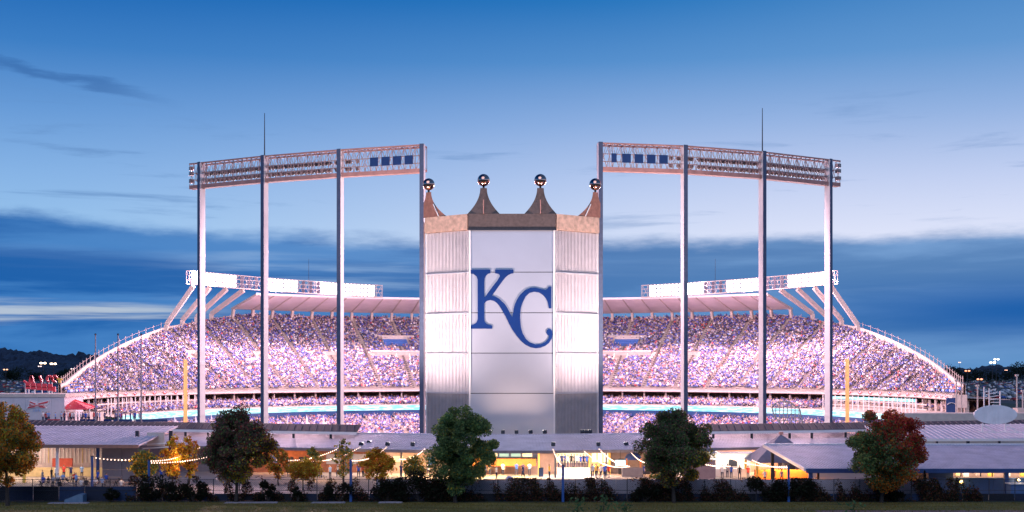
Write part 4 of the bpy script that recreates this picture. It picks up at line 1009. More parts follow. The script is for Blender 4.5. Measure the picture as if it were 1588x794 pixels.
# navy shed under it
sh = thing('navy_shed', 'dark navy flat fronted shed with a long strip window on the far right', 'shed', (54, 139, 0))
for k in range(14):
    x0 = 46.6 + k * 2.4
    MB().span(x0 + .02, x0 + 2.38, 137.2, 137.4, 0, ZZ(741, 137.2)).build('wall_panel', mat('navy_shed_panel', (.025, .07, .20), .6, var=.08), sh)
MB().span(46.6, 80, 140.5, 140.7, 0, 2.9).build('back_wall', M_wallp, sh); MB().span(46.6, 49.3, 137.2, 137.4, ZZ(741, 137.2) + .01, 2.75).build('upper_panel', MATS['navy_shed_panel'], sh)
for x in (50.2, 52.4, 53.7, 55.2, 57.5, 59.5): MB().box((x, 137.3, 2.4), (.1, .12, .75)).build('window_mullion', M_dark, sh)
for x, z in ((49.8, 2.1), (50.7, 2.15), (51.6, 2.05), (53, 2.2), (54.4, 2.1), (56.3, 2.12), (58.1, 2.1)): MB().box((x, 139.6, z), (.6, .3, .5)).build('shelf_box', random.choice([M_white, M_yel, M_wally, MATS['stucco_wall']]), sh)
tube_light(sh, 50, 60, 139.2, 2.85, 110, (1, .75, .55))
def wall_lamp(px, py, d, label, r=.16, power=60, col=(1, .6, .2)):
    p = W(px, py, d); t = thing('wall_lamp', label, 'lamp', p); MB().box((p.x, p.y + .12, p.z), (.3, .12, .3)).build('lamp_base', M_dark, t)
    MB().sphere((p.x, p.y - .12, p.z), r, 10, 6).build('lamp_globe', mat('warm_globe', (1, 1, 1), emit=(1, .55, .12), es=4, sample=False), t)
    l = bpy.data.lights.new('lamp_glow', 'POINT'); l.energy = power; l.color = col; l.shadow_soft_size = .15; o = bpy.data.objects.new('lamp_glow', l); COL.objects.link(o); o.location = (p.x, p.y - .45, p.z); return t
wall_lamp(1490, 747, 137.0, 'bright yellow wall lamp on the navy shed behind a small conifer', .2, 45)
wall_lamp(1579, 744, 137.0, 'warm wall lamp at the right end of the navy shed', .14, 70, (1, .75, .5))
bx = tag(MB().box((XX(1578, 134), 134, .8), (2.0, 1.2, 1.4)).build('equipment_cabinet', mat('blue_cabinet', (.06, .15, .35), .6)), 'blue equipment cabinet in front of the lamp at the far right', 'cabinet')
MB().box((XX(1578, 134), 133.95, 1.56), (2.2, 1.5, .1)).build('cabinet_lid', M_white, bx)
# pyramid roofed kiosk behind the pavilion's left end
pk = thing('pyramid_kiosk', 'kiosk with a steep pyramid roof behind the left end of the front pavilion', 'kiosk', (34.4, 157, 0))
def pyramid(mb, cx, cy, hw, z0, z1, z2=None):
    c = [(cx - hw, cy - hw, z0), (cx + hw, cy - hw, z0), (cx + hw, cy + hw, z0), (cx - hw, cy + hw, z0), (cx, cy, z1)]; mb.add(c, [(0, 1, 4), (1, 2, 4), (2, 3, 4), (3, 0, 4), (3, 2, 1, 0)])
pyramid(mb := MB(), 34.4, 157, 4.1, 2.35, 5.75); mb.build('pyramid_roof', mat('slate_fabric_roof', (.22, .21, .28), .7), pk); MB().box((34.4, 157, 5.85), (.5, .5, .35)).build('roof_cap', M_girder, pk)
for x in (-1, 1):
    for y in (-1, 1): MB().box((34.4 + 3.8 * x, 157 + 3.8 * y, 1.2), (.26, .26, 2.4)).build('post', M_yel if x < 0 else M_dark, pk)
MB().span(31.0, 37.8, 156.5, 157.2, 0, 1.2).build('counter', M_orange, pk); tube_light(pk, 31.5, 37.5, 156, 2.3, 420, WO)
# lit white booth between the trees on the right
wb = thing('white_booth', 'brightly lit white booth between the dark tree and the pyramid kiosk', 'booth', (28.5, 162, 0))
MB().span(26.3, 31.6, 162.6, 162.8, 0, 2.9).build('back_wall', M_white, wb); MB().span(26.4, 30.8, 160.5, 161.1, 0, 1.0).build('counter', M_white, wb); MB().span(28.7, 29.8, 162.45, 162.58, 1.2, 2.1).build('framed_window', M_dark, wb)
MB().span(26.2, 31.7, 160.4, 162.9, 3.0, 3.12).build('booth_roof', M_white, wb); tube_light(wb, 26.6, 31.2, 161.6, 2.98, 70, (1, .85, .7))
gb = tag(MB().span(21.9, 26.0, 156.8, 158.0, 0, 2.3).build('equipment_box', mat('mauve_box', (.26, .19, .22), .8)), 'plain mauve box shaped container left of the lit white booth', 'container'); MB().span(21.85, 26.05, 156.75, 158.05, 2.3, 2.4).build('container_lid', M_conc, gb)

# sponsor building on the left with red umbrella roof and crowd terrace
sp_ = thing('sponsor_building', 'white walled building with a red and white bow tie sign on the far left', 'building', (-84, 212, 0)); d = 210.0
x0, x1 = XX(-60, d), XX(100, d)
n = 8
for k in range(n):
    a = x0 + (x1 - x0) * k / n; b = x0 + (x1 - x0) * (k + 1) / n; MB().span(a + .015, b - .015, d, d + .4, 2, ZZ(616, d)).build('wall_panel', mat('white_wall_panel', (.60, .56, .60), .7, var=.05), sp_)
MB().span(x0, x1 + .2, d - .15, d + 9, ZZ(616, d) + .01, ZZ(611, d)).build('roof_deck', M_conc2, sp_); MB().span(x1 - .35, x1, d + .41, d + 9, 2, ZZ(616, d)).build('side_wall', MATS['white_wall_panel'], sp_)
def P2(zx, zy): return ((20 + zx / 12.215 - CX) * d / F, EYE - (575 + zy / 12.215 - YH) * d / F)
def shp(pts, y, th, m, name, par): MB().prism([P2(*p) for p in pts], (0, y, 0), (1, 0, 0), (0, 0, 1), (0, 1, 0), th).build(name, m, par)
shp([(305, 560), (460, 615), (700, 550), (665, 640), (610, 660), (650, 715), (460, 690), (250, 735), (300, 655), (345, 630)], d - .14, .12, M_white, 'bow_tie_border', sp_)
rr = mat('sign_red', (.70, .05, .07), .5)
for q in ([(322, 575), (440, 622), (430, 632), (345, 608)], [(478, 622), (682, 572), (655, 612), (490, 634)], [(275, 715), (310, 682), (420, 672), (440, 684)], [(495, 668), (628, 678), (605, 700), (520, 690)]): shp(q, d - .22, .07, rr, 'bow_tie_red', sp_)
def text(s, x, y, z, size, m, name, par, ext=.02):
    cu = bpy.data.curves.new(name, 'FONT'); cu.body = s; cu.size = size; cu.extrude = ext; cu.align_x = 'CENTER'; cu.align_y = 'CENTER'
    o = bpy.data.objects.new(name, cu); COL.objects.link(o); dg = bpy.context.evaluated_depsgraph_get(); me = bpy.data.meshes.new_from_object(o.evaluated_get(dg)); bpy.data.objects.remove(o)
    me.transform(Matrix.Translation((x, y, z)) @ Matrix.Rotation(math.pi / 2, 4, 'X')); b = BASE.get(par.name, (0, 0, 0)); me.transform(Matrix.Translation((-b[0], -b[1], -b[2]))); me.materials.clear(); me.materials.append(m)
    q = bpy.data.objects.new(name, me); COL.objects.link(q); q.parent = par; return q
c = P2(462, 652); text('Budweiser', c[0], d - .3, c[1], .62, rr, 'sign_lettering', sp_)
c = P2(455, 752); text('1876', c[0], d - .12, c[1], .7, mat('pale_blue_letters', (.35, .5, .75), .6), 'sign_numerals', sp_)
# red roof sign seen from the side/back on posts
rs = thing('red_roof_sign', 'red letter sign on pale posts standing on the roof of the white sponsor building', 'sign', (-78, 214, 9)); d = 214.0
def P3(zx, zy): return Vector(((20 + zx / 12.215 - CX) * d / F, d, EYE - (575 + zy / 12.215 - YH) * d / F))
for zx in (240, 300, 410, 550, 680, 740): MB().bar(P3(zx, 500), P3(zx, 220), .18).build('sign_post', M_white, rs)
for k in range(5):
    a = P3(250 + k * 105, 225 + k * 6); b = P3(335 + k * 105, 290 + k * 6); MB().span(a.x, b.x, d - .3, d - .1, b.z - .1, a.z).build('red_panel', rr, rs)
    a = P3(250 + k * 105, 285 + k * 8); b = P3(340 + k * 105, 335 + k * 8); MB().span(a.x, b.x, d - .3, d - .1, b.z - .1, a.z).build('red_panel', rr, rs)
for z0, z1 in (((320, 225), (355, 100)), ((350, 100), (385, 225)), ((510, 95), (550, 215)), ((205, 190), (260, 230)), ((780, 300), (790, 400))):
    MB().bar(P3(*z0), P3(*z1), .45, .3).build('red_letter_stroke', rr, rs)
for cx_, s0 in ((700, 0), (800, .6)):
    mb = MB(); pts = [P3(cx_ + 45 * math.cos(a), 150 - 55 * math.sin(a)) for a in np.linspace(s0 - .4, s0 + 4.6, 14)]
    for a, b in zip(pts[:-1], pts[1:]): mb.bar(a - Vector((0, .2, 0)), b - Vector((0, .2, 0)), .4, .3)
    mb.build('red_letter_stroke', rr, rs)
mb = MB(); mb.bar(P3(840, 150), P3(935, 165), .4, .3); mb.bar(P3(885, 160), P3(890, 230), .4, .3); mb.build('yellow_letter_stroke', M_yel, rs)
# red umbrella roof
ur = thing('red_canopy_roof', 'red sloping canopy roof with pale lettering beside the white sponsor wall', 'canopy', (-73, 214, 0)); d = 212.0
A = W(100, 617.5, d); B = W(140, 631, d); C_ = W(138, 634, d - 3); D_ = W(100, 634, d - 3)
MB().slab(D_, C_, B + Vector((0, 3, 0)), A + Vector((0, 3, 0)), .15).build('red_fabric', rr, ur)
text('Corona', (A.x + B.x) / 2 - .4, d - 2.2, W(0, 629, d - 2).z, .1, M_white, 'lettering', ur).hide_render = False
for q in (D_, C_): MB().tube((q.x + .1, q.y, 3), (q.x + .1, q.y, q.z), .1, n=6).build('canopy_post', M_white, ur)
# terrace with standing crowd (left), and its blue signs
tr_ = thing('left_terrace', 'low concrete terrace crowded with fans left of the flagpoles', 'terrace', (-72, 207, 0))
MB().span(-79.5, -60, 203, 212, 0, 5.2).build('terrace_deck', M_conc2, tr_)
for k, (pa, pb, m) in enumerate(((74, 93, rr), (124, 133, M_blue), (134, 147, M_blue), (161, 173, M_blue), (176, 205, M_navy), (210, 260, M_navy))): MB().span(XX(pa, 202.8), XX(pb, 202.8), 202.7, 202.85, ZZ(654, 202.8), ZZ(650, 202.8)).build('rail_sign', m, tr_)

# flag poles, foul poles
for px, lb in ((148, 'leftmost bare white flagpole by the left end of the grandstand'), (183, 'middle bare white flagpole left of the yellow foul pole'), (219, 'rightmost of the three bare flagpoles, nearest the yellow foul pole')):
    x = XX(px, 199); t = thing('flagpole', lb, 'flagpole', (x, 199, 0), 'flagpoles at the left end'); zt2 = ZZ(520, 199); MB().tube((x, 199, 0), (x, 199, zt2), .17, .09, 8).build('pole', mat('pole_grey', (.35, .30, .34), .4, metal=.5), t); MB().sphere((x, 199, zt2 + .15), .18, 8, 6).build('pole_ball', M_ball, t)
for px, py, lb in ((285.5, 556, 'tall yellow foul pole on the left'), (1316, 555, 'tall yellow foul pole on the right')):
    d = 262.0; x = XX(px, d); t = thing('foul_pole', lb, 'foul pole', (x, d, -6)); z1 = ZZ(py, d); MB().tube((x, d, -6), (x, d, z1), .16, .16, 8).build('pole', mat('foul_pole_yellow', (.72, .46, .16), .6), t)
    s = 1 if px < 794 else -1; MB().span(min(x + s * .15, x + s * .7), max(x + s * .15, x + s * .7), d - .03, d + .03, 0, z1 - .2).build('foul_screen', MATS['foul_pole_yellow'], t)
# slim posts in the right foreground of the lots
for px, yt, lb in ((1483, 590, 'short pale post at the right end of the grandstand'), (1491, 594, 'second short pale post right of the grandstand end'), (1516, 598, 'slim pale post left of the oval disc'), (1577, 582, 'tall slim pale post at the far right'), (1586, 606, 'pale post cut by the right edge')):
    x = XX(px, 205); t = thing('slim_post', lb, 'post', (x, 205, 0), 'posts right of the grandstand'); MB().tube((x, 205, 0), (x, 205, ZZ(yt, 205)), .16, .12, 8).build('pole', M_conc2, t); MB().box((x, 205, ZZ(yt, 205)), (.5, .4, .3)).build('pole_head', M_conc2, t)
# right retaining walls and stairs near the oval disc
rw = thing('terrace_wall', 'pink lit terrace wall under the right end of the grandstand', 'wall', (74, 196, 0))
MB().span(62, 100, 196, 200, 0, ZZ(641, 196)).build('wall', M_conc2, rw); MB().span(84, 100, 204, 206, 0, ZZ(633, 204)).build('upper_wall', M_conc2, rw)
st = thing('metal_stair', 'small white metal stair and railing above the terrace wall on the right', 'stair', (74, 200, 7))
for k in range(7): MB().bar(W(1527 + k * 2.4, 608 + k * 4.0, 202), W(1545 + k * 1.6, 603 + k * 5.2, 202), .12).build('stair_rail', M_white, st)
for px in (1526, 1534, 1551): MB().bar(W(px, 641, 202), W(px, 600 + (px - 1526) * .25, 202), .16).build('stair_post', M_white, st)

# oval disc sign (seen from behind) on struts
d = 166.0; od = thing('oval_sign', 'pale corrugated oval disc seen from behind on two A shaped struts, far right', 'sign', (XX(1543.5, d), d, 5.4))
c = W(1543.5, 643, d); a_, b_ = 33.5 * d / F, 14.8 * d / F; mb = MB(); n = 44; vs = []; 
for y in (-.12, .12):
    for k in range(n): t = 2 * math.pi * k / n; vs.append((c.x + a_ * math.cos(t), c.y + y, c.z + b_ * math.sin(t)))
mb.add(vs, [tuple(range(n)), tuple(range(n, 2 * n))[::-1]] + [(k, (k + 1) % n, n + (k + 1) % n, n + k) for k in range(n)]); mb.build('disc', mat('disc_grey', (.72, .74, .76), .5, metal=.2, var=.1, scale=.8), od)
mb = MB()
for k in range(15):
    x = -a_ + 2 * a_ * (k + .5) / 15; h = b_ * math.sqrt(max(0, 1 - (x / a_) ** 2)) - .06
    if h > .2: mb.box((c.x + x, c.y - .15, c.z), (.10, .06, 2 * h))
mb.build('disc_ribs', MATS['disc_grey'], od)['kind'] = 'stuff'
for px in (1523, 1559): 
    mb = MB(); p = W(px, 657, d); mb.bar(p, (p.x, d, 5.6), .16); mb.build('strut', M_white, od)
    mb = MB(); mb.bar(p, (p.x + 1.2, d - 1.2, 5.6), .14); mb.build('strut', M_white, od); mb = MB(); mb.bar((p.x - .6, d, 5.6), (p.x + 1.9, d - 1.6, 5.55), .14); mb.build('base_rail', M_white, od)
# open lattice sign frame
d = 192.0; lf = thing('lattice_sign_frame', 'white open lattice back of a curled outfield sign left of the fourth right column', 'sign', (XX(1222, d), d, 4))
out = [(1199, 640), (1197, 632), (1201, 626), (1208, 623.5), (1217, 622.5), (1226, 624), (1233, 630), (1238, 631), (1241, 637), (1242, 645), (1247, 663), (1214, 663), (1207, 653), (1202, 647)]
P = [W(x, y, d) for x, y in out]
mb = MB(); [mb.bar(P[i], P[(i + 1) % len(P)], .18) for i in range(len(P))]; mb.build('outline_frame', M_conc2, lf)
def span_at(v, ax):
    r = []
    for i in range(len(out)):
        a, b = out[i], out[(i + 1) % len(out)]
        if (a[ax] - v) * (b[ax] - v) < 0: f = (v - a[ax]) / (b[ax] - a[ax]); r.append(a[1 - ax] + f * (b[1 - ax] - a[1 - ax]))
    return sorted(r)
for y in range(627, 662, 5):
    r = span_at(y + .1, 1)
    if len(r) > 1: MB().bar(W(r[0], y, d), W(r[-1], y, d), .09).build('cross_bar', M_conc2, lf)
for x in range(1203, 1245, 6):
    r = span_at(x + .1, 0)
    if len(r) > 1: MB().bar(W(x, r[0], d + .15), W(x, r[-1], d + .15), .11).build('upright', M_conc2, lf)
# fountains
M_water = mat('fountain_spray', (.85, .82, .86), .6, var=.1, scale=6)
for i, (px, yt, hw) in enumerate([(240, 650, .9), (272, 640, .9), (304, 641, .9), (328, 640, .9), (445, 644, .8), (476, 642, 1.0), (502, 640, 1.1)]):
    dd = 214.0; x = XX(px, dd); z1 = ZZ(yt, dd); r = np.random.default_rng(i); mb = MB(); n = 14; prof = [(hw, 1.5), (hw * .7, 3.0), (hw * .42, 4.2), (hw * .22, z1 - .8), (.05, z1)]
    for k in range(9): a = r.uniform(0, 6.28); rr_ = r.uniform(.1, .5) * hw; mb.tube((x + rr_ * math.cos(a), dd + rr_ * math.sin(a), 0), (x + .1 * math.cos(a), dd, z1 - r.uniform(.1, 2.4)), hw * .5, .03, 6)
    tag(mb.build('fountain_jet', M_water), ['leftmost short white fountain jet left of the yellow foul pole', 'white fountain jet just left of the yellow foul pole', 'white fountain jet just left of the outer left column', 'white fountain jet just right of the outer left column', 'white fountain jet nearest the dark maroon tree', 'white fountain jet in the middle of the three near the second column', 'white fountain jet nearest the third column'][i], 'fountain', 'fountain jets in the outfield')

# ================================================================== FENCE LINE, HEDGE, POLES
fy = 130.6
M_conwall = mat('lavender_grey_wall', (.36, .32, .36), .85, var=.12, scale=.5)
cw = thing('low_wall', 'long low pale wall behind the vine covered fence', 'wall', (10, 132, 0))
for k in range(14): MB().span(-14.6 + k * 4.3 + .02, -14.6 + (k + 1) * 4.3 - .02, 132.2, 132.5, 0, 2.15).build('wall_panel', M_conwall, cw)
fn = thing('chain_fence', 'dark chain link fence with posts and a navy screen along its foot', 'fence', (0, fy, 0))
for k in range(46):
    x = -62 + k * 2.75; MB().tube((x, fy, 0), (x, fy, 2.35), .045, n=6).build('fence_post', M_dark, fn)
for z in (2.3, 1.15): MB().bar((-62, fy, z), (61, fy, z), .05).build('fence_rail', M_dark, fn)
for k in range(45):
    x = -62 + k * 2.75; hgt = 1.55 if x < -41 else .78
    MB().span(x + .06, x + 2.69, fy + .06, fy + .09, 0.02, hgt).build('screen_panel', random.choice([mat('navy_mesh_screen', (.012, .022, .06), .8), mat('black_mesh_screen', (.006, .008, .016), .8), mat('blue_mesh_screen', (.02, .05, .14), .8)]), fn)
mb = MB()
for k in range(620):
    x = -61.9 + k * .2; mb.bar((x, fy, .05), (x + 2.2, fy, 2.25), .012); mb.bar((x + 2.2, fy, .05), (x, fy, 2.25), .012)
mb.build('chain_mesh', M_dark, fn)['kind'] = 'stuff'
def vines(x0, x1, n, thr, seed, label, h0=.0, h1=2.5, cols=None, clump=1.0):
    r = np.random.default_rng(seed); P = np.c_[r.uniform(x0, x1, n), fy - .22 + r.normal(0, .16, n), r.uniform(h0, h1, n)]
    f = np.zeros(n)
    for k in range(7):
        a, b, c = r.uniform(.5, 5.5) * clump, r.uniform(-2.6, 2.6), r.uniform(0, 6.28); f += np.sin(P[:, 0] * a + b * P[:, 2] + c) * r.uniform(.4, 1)
    keep = f + (1.1 - P[:, 2]) * 1.0 + r.normal(0, .7, n) > thr; P = P[keep]; n = len(P)
    a = r.normal(size=(n, 3)); a /= np.linalg.norm(a, axis=1)[:, None]; b = np.cross(a, r.normal(size=(n, 3))); b /= np.linalg.norm(b, axis=1)[:, None]; s = r.uniform(.06, .13, n)[:, None]
    V = np.stack([P - a * s, P + b * s * .6, P + a * s, P - b * s * .6], 1); pal = np.array(cols or [(.030, .045, .02), (.09, .035, .025), (.14, .045, .03), (.025, .03, .025), (.14, .08, .03), (.02, .025, .02)])
    return tag(tri_mesh('vines', V, pal[r.integers(0, len(pal), n)] * r.uniform(.6, 1.4, (n, 1)), M_leafA), label, 'vines', kind='stuff')
vines(-14, 50, 90000, -.1, 11, 'reddish brown vines hanging thick over the fence across the middle and right', clump=.8)
vines(-41, -14, 26000, .4, 12, 'dark bushy vines over the fence on the left', h1=2.7, clump=.7)
def shrub(px, w_, h, n, label, cat='shrub', cols=None, y=129.9):
    x = XX(px, y); t = thing('dark_shrub', label, cat, (x, y, 0), 'dark shrubs along the fence'); r = random.Random(int(px)); 
    mb = MB(); [mb.tube((x, y, 0), (x + r.uniform(-.5, .5) * w_, y + r.uniform(-.3, .3), h * r.uniform(.5, .8)), .035, .01, 5) for _ in range(6)]; mb.build('stems', M_wood, t)
    cs = [(x + r.uniform(-.5, .5) * w_, y + r.uniform(-.3, .3), h * r.uniform(.25, .85)) for _ in range(9)]; V, P_, i = leaf_cloud(cs, [w_ * r.uniform(.16, .3) for _ in cs], n, .13, None, int(px), .9); V = V[V[:, :, 2].min(1) > .02]
    pal = np.array(cols or [(.012, .018, .010), (.02, .028, .012), (.03, .018, .012)]); tri_mesh('leaves', V, pal[np.array([r.randrange(len(pal)) for _ in range(len(V))])], M_leafA, t, (x, y, 0))
for px, w_, h, n, lb in [(172, 1.5, 1.5, 700, 'low dark shrub right of the first blue pole'), (246, 3.6, 2.7, 2600, 'dense black green shrub right of the second blue pole'), (300, 2.6, 2.2, 1500, 'dark shrub left of the big maroon tree trunk'), (416, 1.6, 2.4, 1200, 'narrow dark shrub right of the maroon tree'),
        (462, 1.0, 1.9, 500, 'small dark shrub below the first orange tree'), (527, 2.4, 2.2, 1000, 'thin dark red shrub left of the third blue pole'), (600, 3.2, 2.2, 1600, 'dark shrub between the third blue pole and the dense hedge'), (650, 5.2, 2.75, 4200, 'dense black hedge block left of the round green tree'),
        (1190, 3.6, 2.5, 2300, 'dense dark shrub left of the right blue pole'), (1238, 2.8, 2.3, 1600, 'dark shrub right of the right blue pole'), (1395, 1.6, 1.2, 700, 'low round dark shrub below the red tree'), (1000, 2.6, 1.7, 1200, 'brown shrub left of the dark olive tree')]:
    shrub(px, w_, h, n, lb)
# narrow conifers at the right
for px, yt, lb in ((1434, 731, 'narrow black conifer just right of the red tree'), (1455, 750, 'short narrow conifer in front of the navy shed, left one'), (1484, 742, 'dark conifer in front of the yellow wall lamp')):
    d = 133.5; x = XX(px, d); h = ZZ(yt, d); t = thing('conifer', lb, 'conifer', (x, d, 0)); MB().tube((x, d, 0), (x, d, h * .9), .07, .02, 6).build('trunk', M_wood, t)
    r = np.random.default_rng(int(px)); n = 1500; z = r.random(n) ** 1.3 * h; rad_ = (1 - z / h) * .62 + .06; a = r.uniform(0, 6.28, n); P = np.c_[x + rad_ * np.cos(a) * r.uniform(.3, 1, n), d + rad_ * np.sin(a) * r.uniform(.3, 1, n), z + .1]; aa = np.c_[np.cos(a), np.sin(a), np.full(n, -.4)] * .12; bb = np.c_[-np.sin(a), np.cos(a), 0 * a] * .04
    tri_mesh('needles', np.stack([P - aa, P + bb, P + aa, P - bb], 1), np.tile([.010, .016, .012], (n, 1)) * r.uniform(.6, 1.5, (n, 1)), M_leafA, t, (x, d, 0))

# blue light poles and strings of bulbs
POLES = {}
for px, yt, d, lb in ((143, 708, 136, 'navy pole at the left holding a string of warm bulbs'), (231, 714, 134, 'blue pole among the small orange trees'), (544, 713, 130.0, 'blue pole left of centre in front of the orange trees'), (873, 722, 129.8, 'blue pole right of the scoreboard holding string lights'), (1223, 722, 129.8, 'blue pole in front of the pyramid kiosk')):
    x = XX(px, d); h = ZZ(yt, d); t = thing('string_light_pole', lb, 'pole', (x, d, 0), 'blue poles for string lights'); MB().tube((x, d, 0), (x, d, h), .15, .13, 10).build('pole', mat('pole_blue', (.03, .10, .33), .45), t); MB().tube((x, d, h), (x, d, h + .08), .17, n=10).build('pole_cap', M_dark, t); POLES[px] = Vector((x, d, h))
BULB = MB().sphere((0, 0, 0), .075, 8, 5).data('bulb', M_bulb)
def string(a, b, sag, n, label):
    a, b = Vector(a), Vector(b); t = thing('string_lights', label, 'string lights', a, 'strings of warm bulbs over the plaza'); pts = [a.lerp(b, i / 24) - Vector((0, 0, sag * 4 * (i / 24) * (1 - i / 24))) for i in range(25)]; mb = MB()
    for p, q in zip(pts[:-1], pts[1:]): mb.bar(p, q, .03)
    mb.build('cable', M_dark, t)
    for i in range(1, n):
        f = i / n; p = a.lerp(b, f) - Vector((0, 0, sag * 4 * f * (1 - f) + .07)) - a; inst('bulb', BULB, t, p)
    l = bpy.data.lights.new('bulb_glow', 'POINT'); l.energy = 330; l.color = (1, .55, .28); l.shadow_soft_size = .6; m_ = a.lerp(b, .5); o = bpy.data.objects.new('bulb_glow', l); COL.objects.link(o); o.location = (m_.x, m_.y - .3, m_.z - sag - .3)
p = POLES
string(p[143], W(231, 708, 150), .35, 16, 'string of bulbs from the left navy pole towards the gate frame')
string(p[231], W(312, 692, 158), .5, 26, 'upper string of bulbs rising right from the pole among the orange trees')
string(p[231] - Vector((0, 0, .2)), W(330, 706, 150), .25, 26, 'lower string of bulbs running right from the pole among the orange trees')
string(W(425, 712, 150), W(530, 692, 162), .7, 34, 'string of bulbs rising right from the maroon tree over the small orange trees')
string(W(455, 712, 150), W(561, 691, 161), .9, 36, 'lower string of bulbs rising right over the small orange trees')
string(p[544], W(601, 691, 161), .6, 26, 'string of bulbs from the left of centre pole up to the ribbed roof')
string(W(618, 711, 150), W(660, 694, 160), .5, 24, 'string of bulbs sagging left of the round green tree')
string(p[873], W(857, 694, 159.5), .3, 18, 'string of bulbs dropping steeply to the blue pole right of the scoreboard')
string(W(903, 696, 159), W(978, 722, 148), .9, 38, 'long sagging string of bulbs beside the people at the lit opening')
string(W(928, 694, 160), W(975, 722, 147), .5, 30, 'string of bulbs that drops past the cyan sign')
string(W(975, 696, 161), W(1010, 718, 150), .5, 20, 'string of bulbs left of the dark olive tree')
string(W(1108, 698, 160), p[1223], .7, 40, 'long string of bulbs from behind the dark tree to the right blue pole')
string(W(1080, 716, 150), W(1135, 722, 150), .2, 18, 'short string of bulbs above the mauve container')
string(W(1165, 712, 152), p[1223] - Vector((0, 0, .15)), .3, 24, 'string of bulbs across the front of the pyramid kiosk')

# stones along the grass
for px, w_, d, hgt, lb in ((388, 5.6, 128.4, .1, 'long pale kerb slab lying by the maroon tree'), (508, 3.6, 128.4, .1, 'long pale kerb slab below the small orange trees'), (605, 2.6, 128.5, .13, 'pale blue kerb slab left of the black hedge'), (104, 4.2, 128.0, .1, 'flat pale slab at the foot of the concrete block')):
    x = XX(px, d); mb = MB(); mb.prism([(-w_ / 2, 0), (w_ / 2, 0), (w_ / 2 - .1, hgt), (-w_ / 2 + .15, hgt * .8)], (x, d, .005), (1, 0, 0), (0, 0, 1), (0, 1, 0), .8); tag(mb.build('kerb_slab', M_conwall), lb, 'slab')
x = XX(115, 128.6); mb = MB(); mb.prism([(-1.1, 0), (.9, 0), (.9, .85), (.5, .95), (-1.0, .35)], (x, 128.6, .005), (1, 0, 0), (0, 0, 1), (0, 1, 0), 1.2); tag(mb.build('concrete_block', mat('blue_grey_block', (.12, .20, .30), .8)), 'sloped blue grey concrete block on the grass at the lower left', 'block')

# ================================================================== TREES
def tree(px, yb, ytop, xl, xr, d, label, colfn, n, seed, size=.125, group='trees in front of the fence', nm='leafy_tree', lowcut=0.0, cb=None):
    x = XX(px, d); hgt = ZZ(ytop, d); cbz = ZZ(cb if cb else yb, d); wx = (xr - xl) * d / F; xc = XX((xl + xr) / 2, d); t = thing(nm, label, 'tree', (x, d, 0), group); r = random.Random(seed)
    # limbs
    mb = MB(); cz = (cbz + hgt) / 2; H = hgt - cbz; top = Vector((x + (xc - x) * .6, d, cbz + H * .62)); base = Vector((x, d, -.05)); k1 = Vector((x + r.uniform(-.1, .1), d, max(cbz * .9, .5)))
    R = max(.05, hgt * .017); mb.tube(base, k1, R * 1.3, R, 8); mb.tube(k1, top, R, R * .3, 7)
    ends = []
    for i in range(20):
        f = r.random(); s = k1.lerp(top, f * .8); a = r.uniform(0, 6.28); l = wx * .5 * r.uniform(.45, .85) * (1 - .45 * f); e = s + Vector((math.cos(a) * l, math.sin(a) * l, l * r.uniform(.3, .9))); m_ = s.lerp(e, .5) + Vector((0, 0, .15 * l)); mb.tube(s, m_, R * .45, R * .25, 5, False); mb.tube(m_, e, R * .25, R * .08, 5, False); ends.append(e)
    mb.build('trunk', M_wood, t)
    # clumps spread through the crown envelope
    cs = []; rs_ = []
    for i in range(int(100)):
        while True:
            u = Vector((r.uniform(-1, 1), r.uniform(-1, 1), r.uniform(-1, 1)))
            if u.length < 1: break
        if u.length < .35 and i > 12: u *= 2.0
        zz = u.z; taper = 1.0 - .22 * max(0, zz) - .12 * max(0, -zz); cs.append((xc + u.x * wx * .44 * taper, d + u.y * wx * .44 * taper, cz + zz * H * .44)); rs_.append(wx * r.uniform(.075, .135))
    V, P, idx = leaf_cloud(cs, rs_, n, size, None, seed, .85); rr_ = np.random.default_rng(seed)
    if True:
        lit = rr_.uniform(.65, 1.35, len(cs))[idx][:, None]  # random tone per leaf clump
    rel = np.c_[(P[:, 0] - xc) / (wx / 2), (P[:, 1] - d) / (wx / 2), (P[:, 2] - cz) / (H / 2)]; C = colfn(rel, rr_, idx) * lit * rr_.uniform(.7, 1.3, (n, 1))
    ok = V[:, :, 2].min(1) > .1; tri_mesh('crown', V[ok], np.clip(C[ok] * 1.3, 0, .65), M_leafA, t, (x, d, 0)); return t
def pick(r, n, pal, w_=None): return np.array(pal)[r.choice(len(pal), n, p=w_)]
G1 = [(.10, .18, .06), (.14, .21, .07), (.06, .12, .06), (.19, .23, .07)]; Y1 = [(.50, .30, .03), (.60, .32, .03), (.34, .24, .03)]; R1 = [(.40, .04, .03), (.50, .09, .05), (.28, .03, .03)]; PU = [(.10, .05, .05), (.16, .08, .06), (.08, .09, .05), (.20, .09, .07)]; O1 = [(.60, .18, .02), (.45, .13, .02)]
def blend(r, a, b, w_): m = r.random(len(w_)) < w_; return np.where(m[:, None], b, a)
def sg_(x): return 1 / (1 + np.exp(-x))
def c_green(q, r, i): n = len(q); return blend(r, pick(r, n, G1), pick(r, n, Y1), .10 * sg_(4 * (q[:, 0] - q[:, 2] - .5)))
def c_maroon(q, r, i): n = len(q); a = blend(r, pick(r, n, PU), pick(r, n, G1), .25 * np.ones(n)); a = blend(r, a, pick(r, n, R1), .10 * sg_(4 * q[:, 0])); return blend(r, a, pick(r, n, Y1), .55 * sg_(6 * (q[:, 0] - q[:, 2] - .75)))
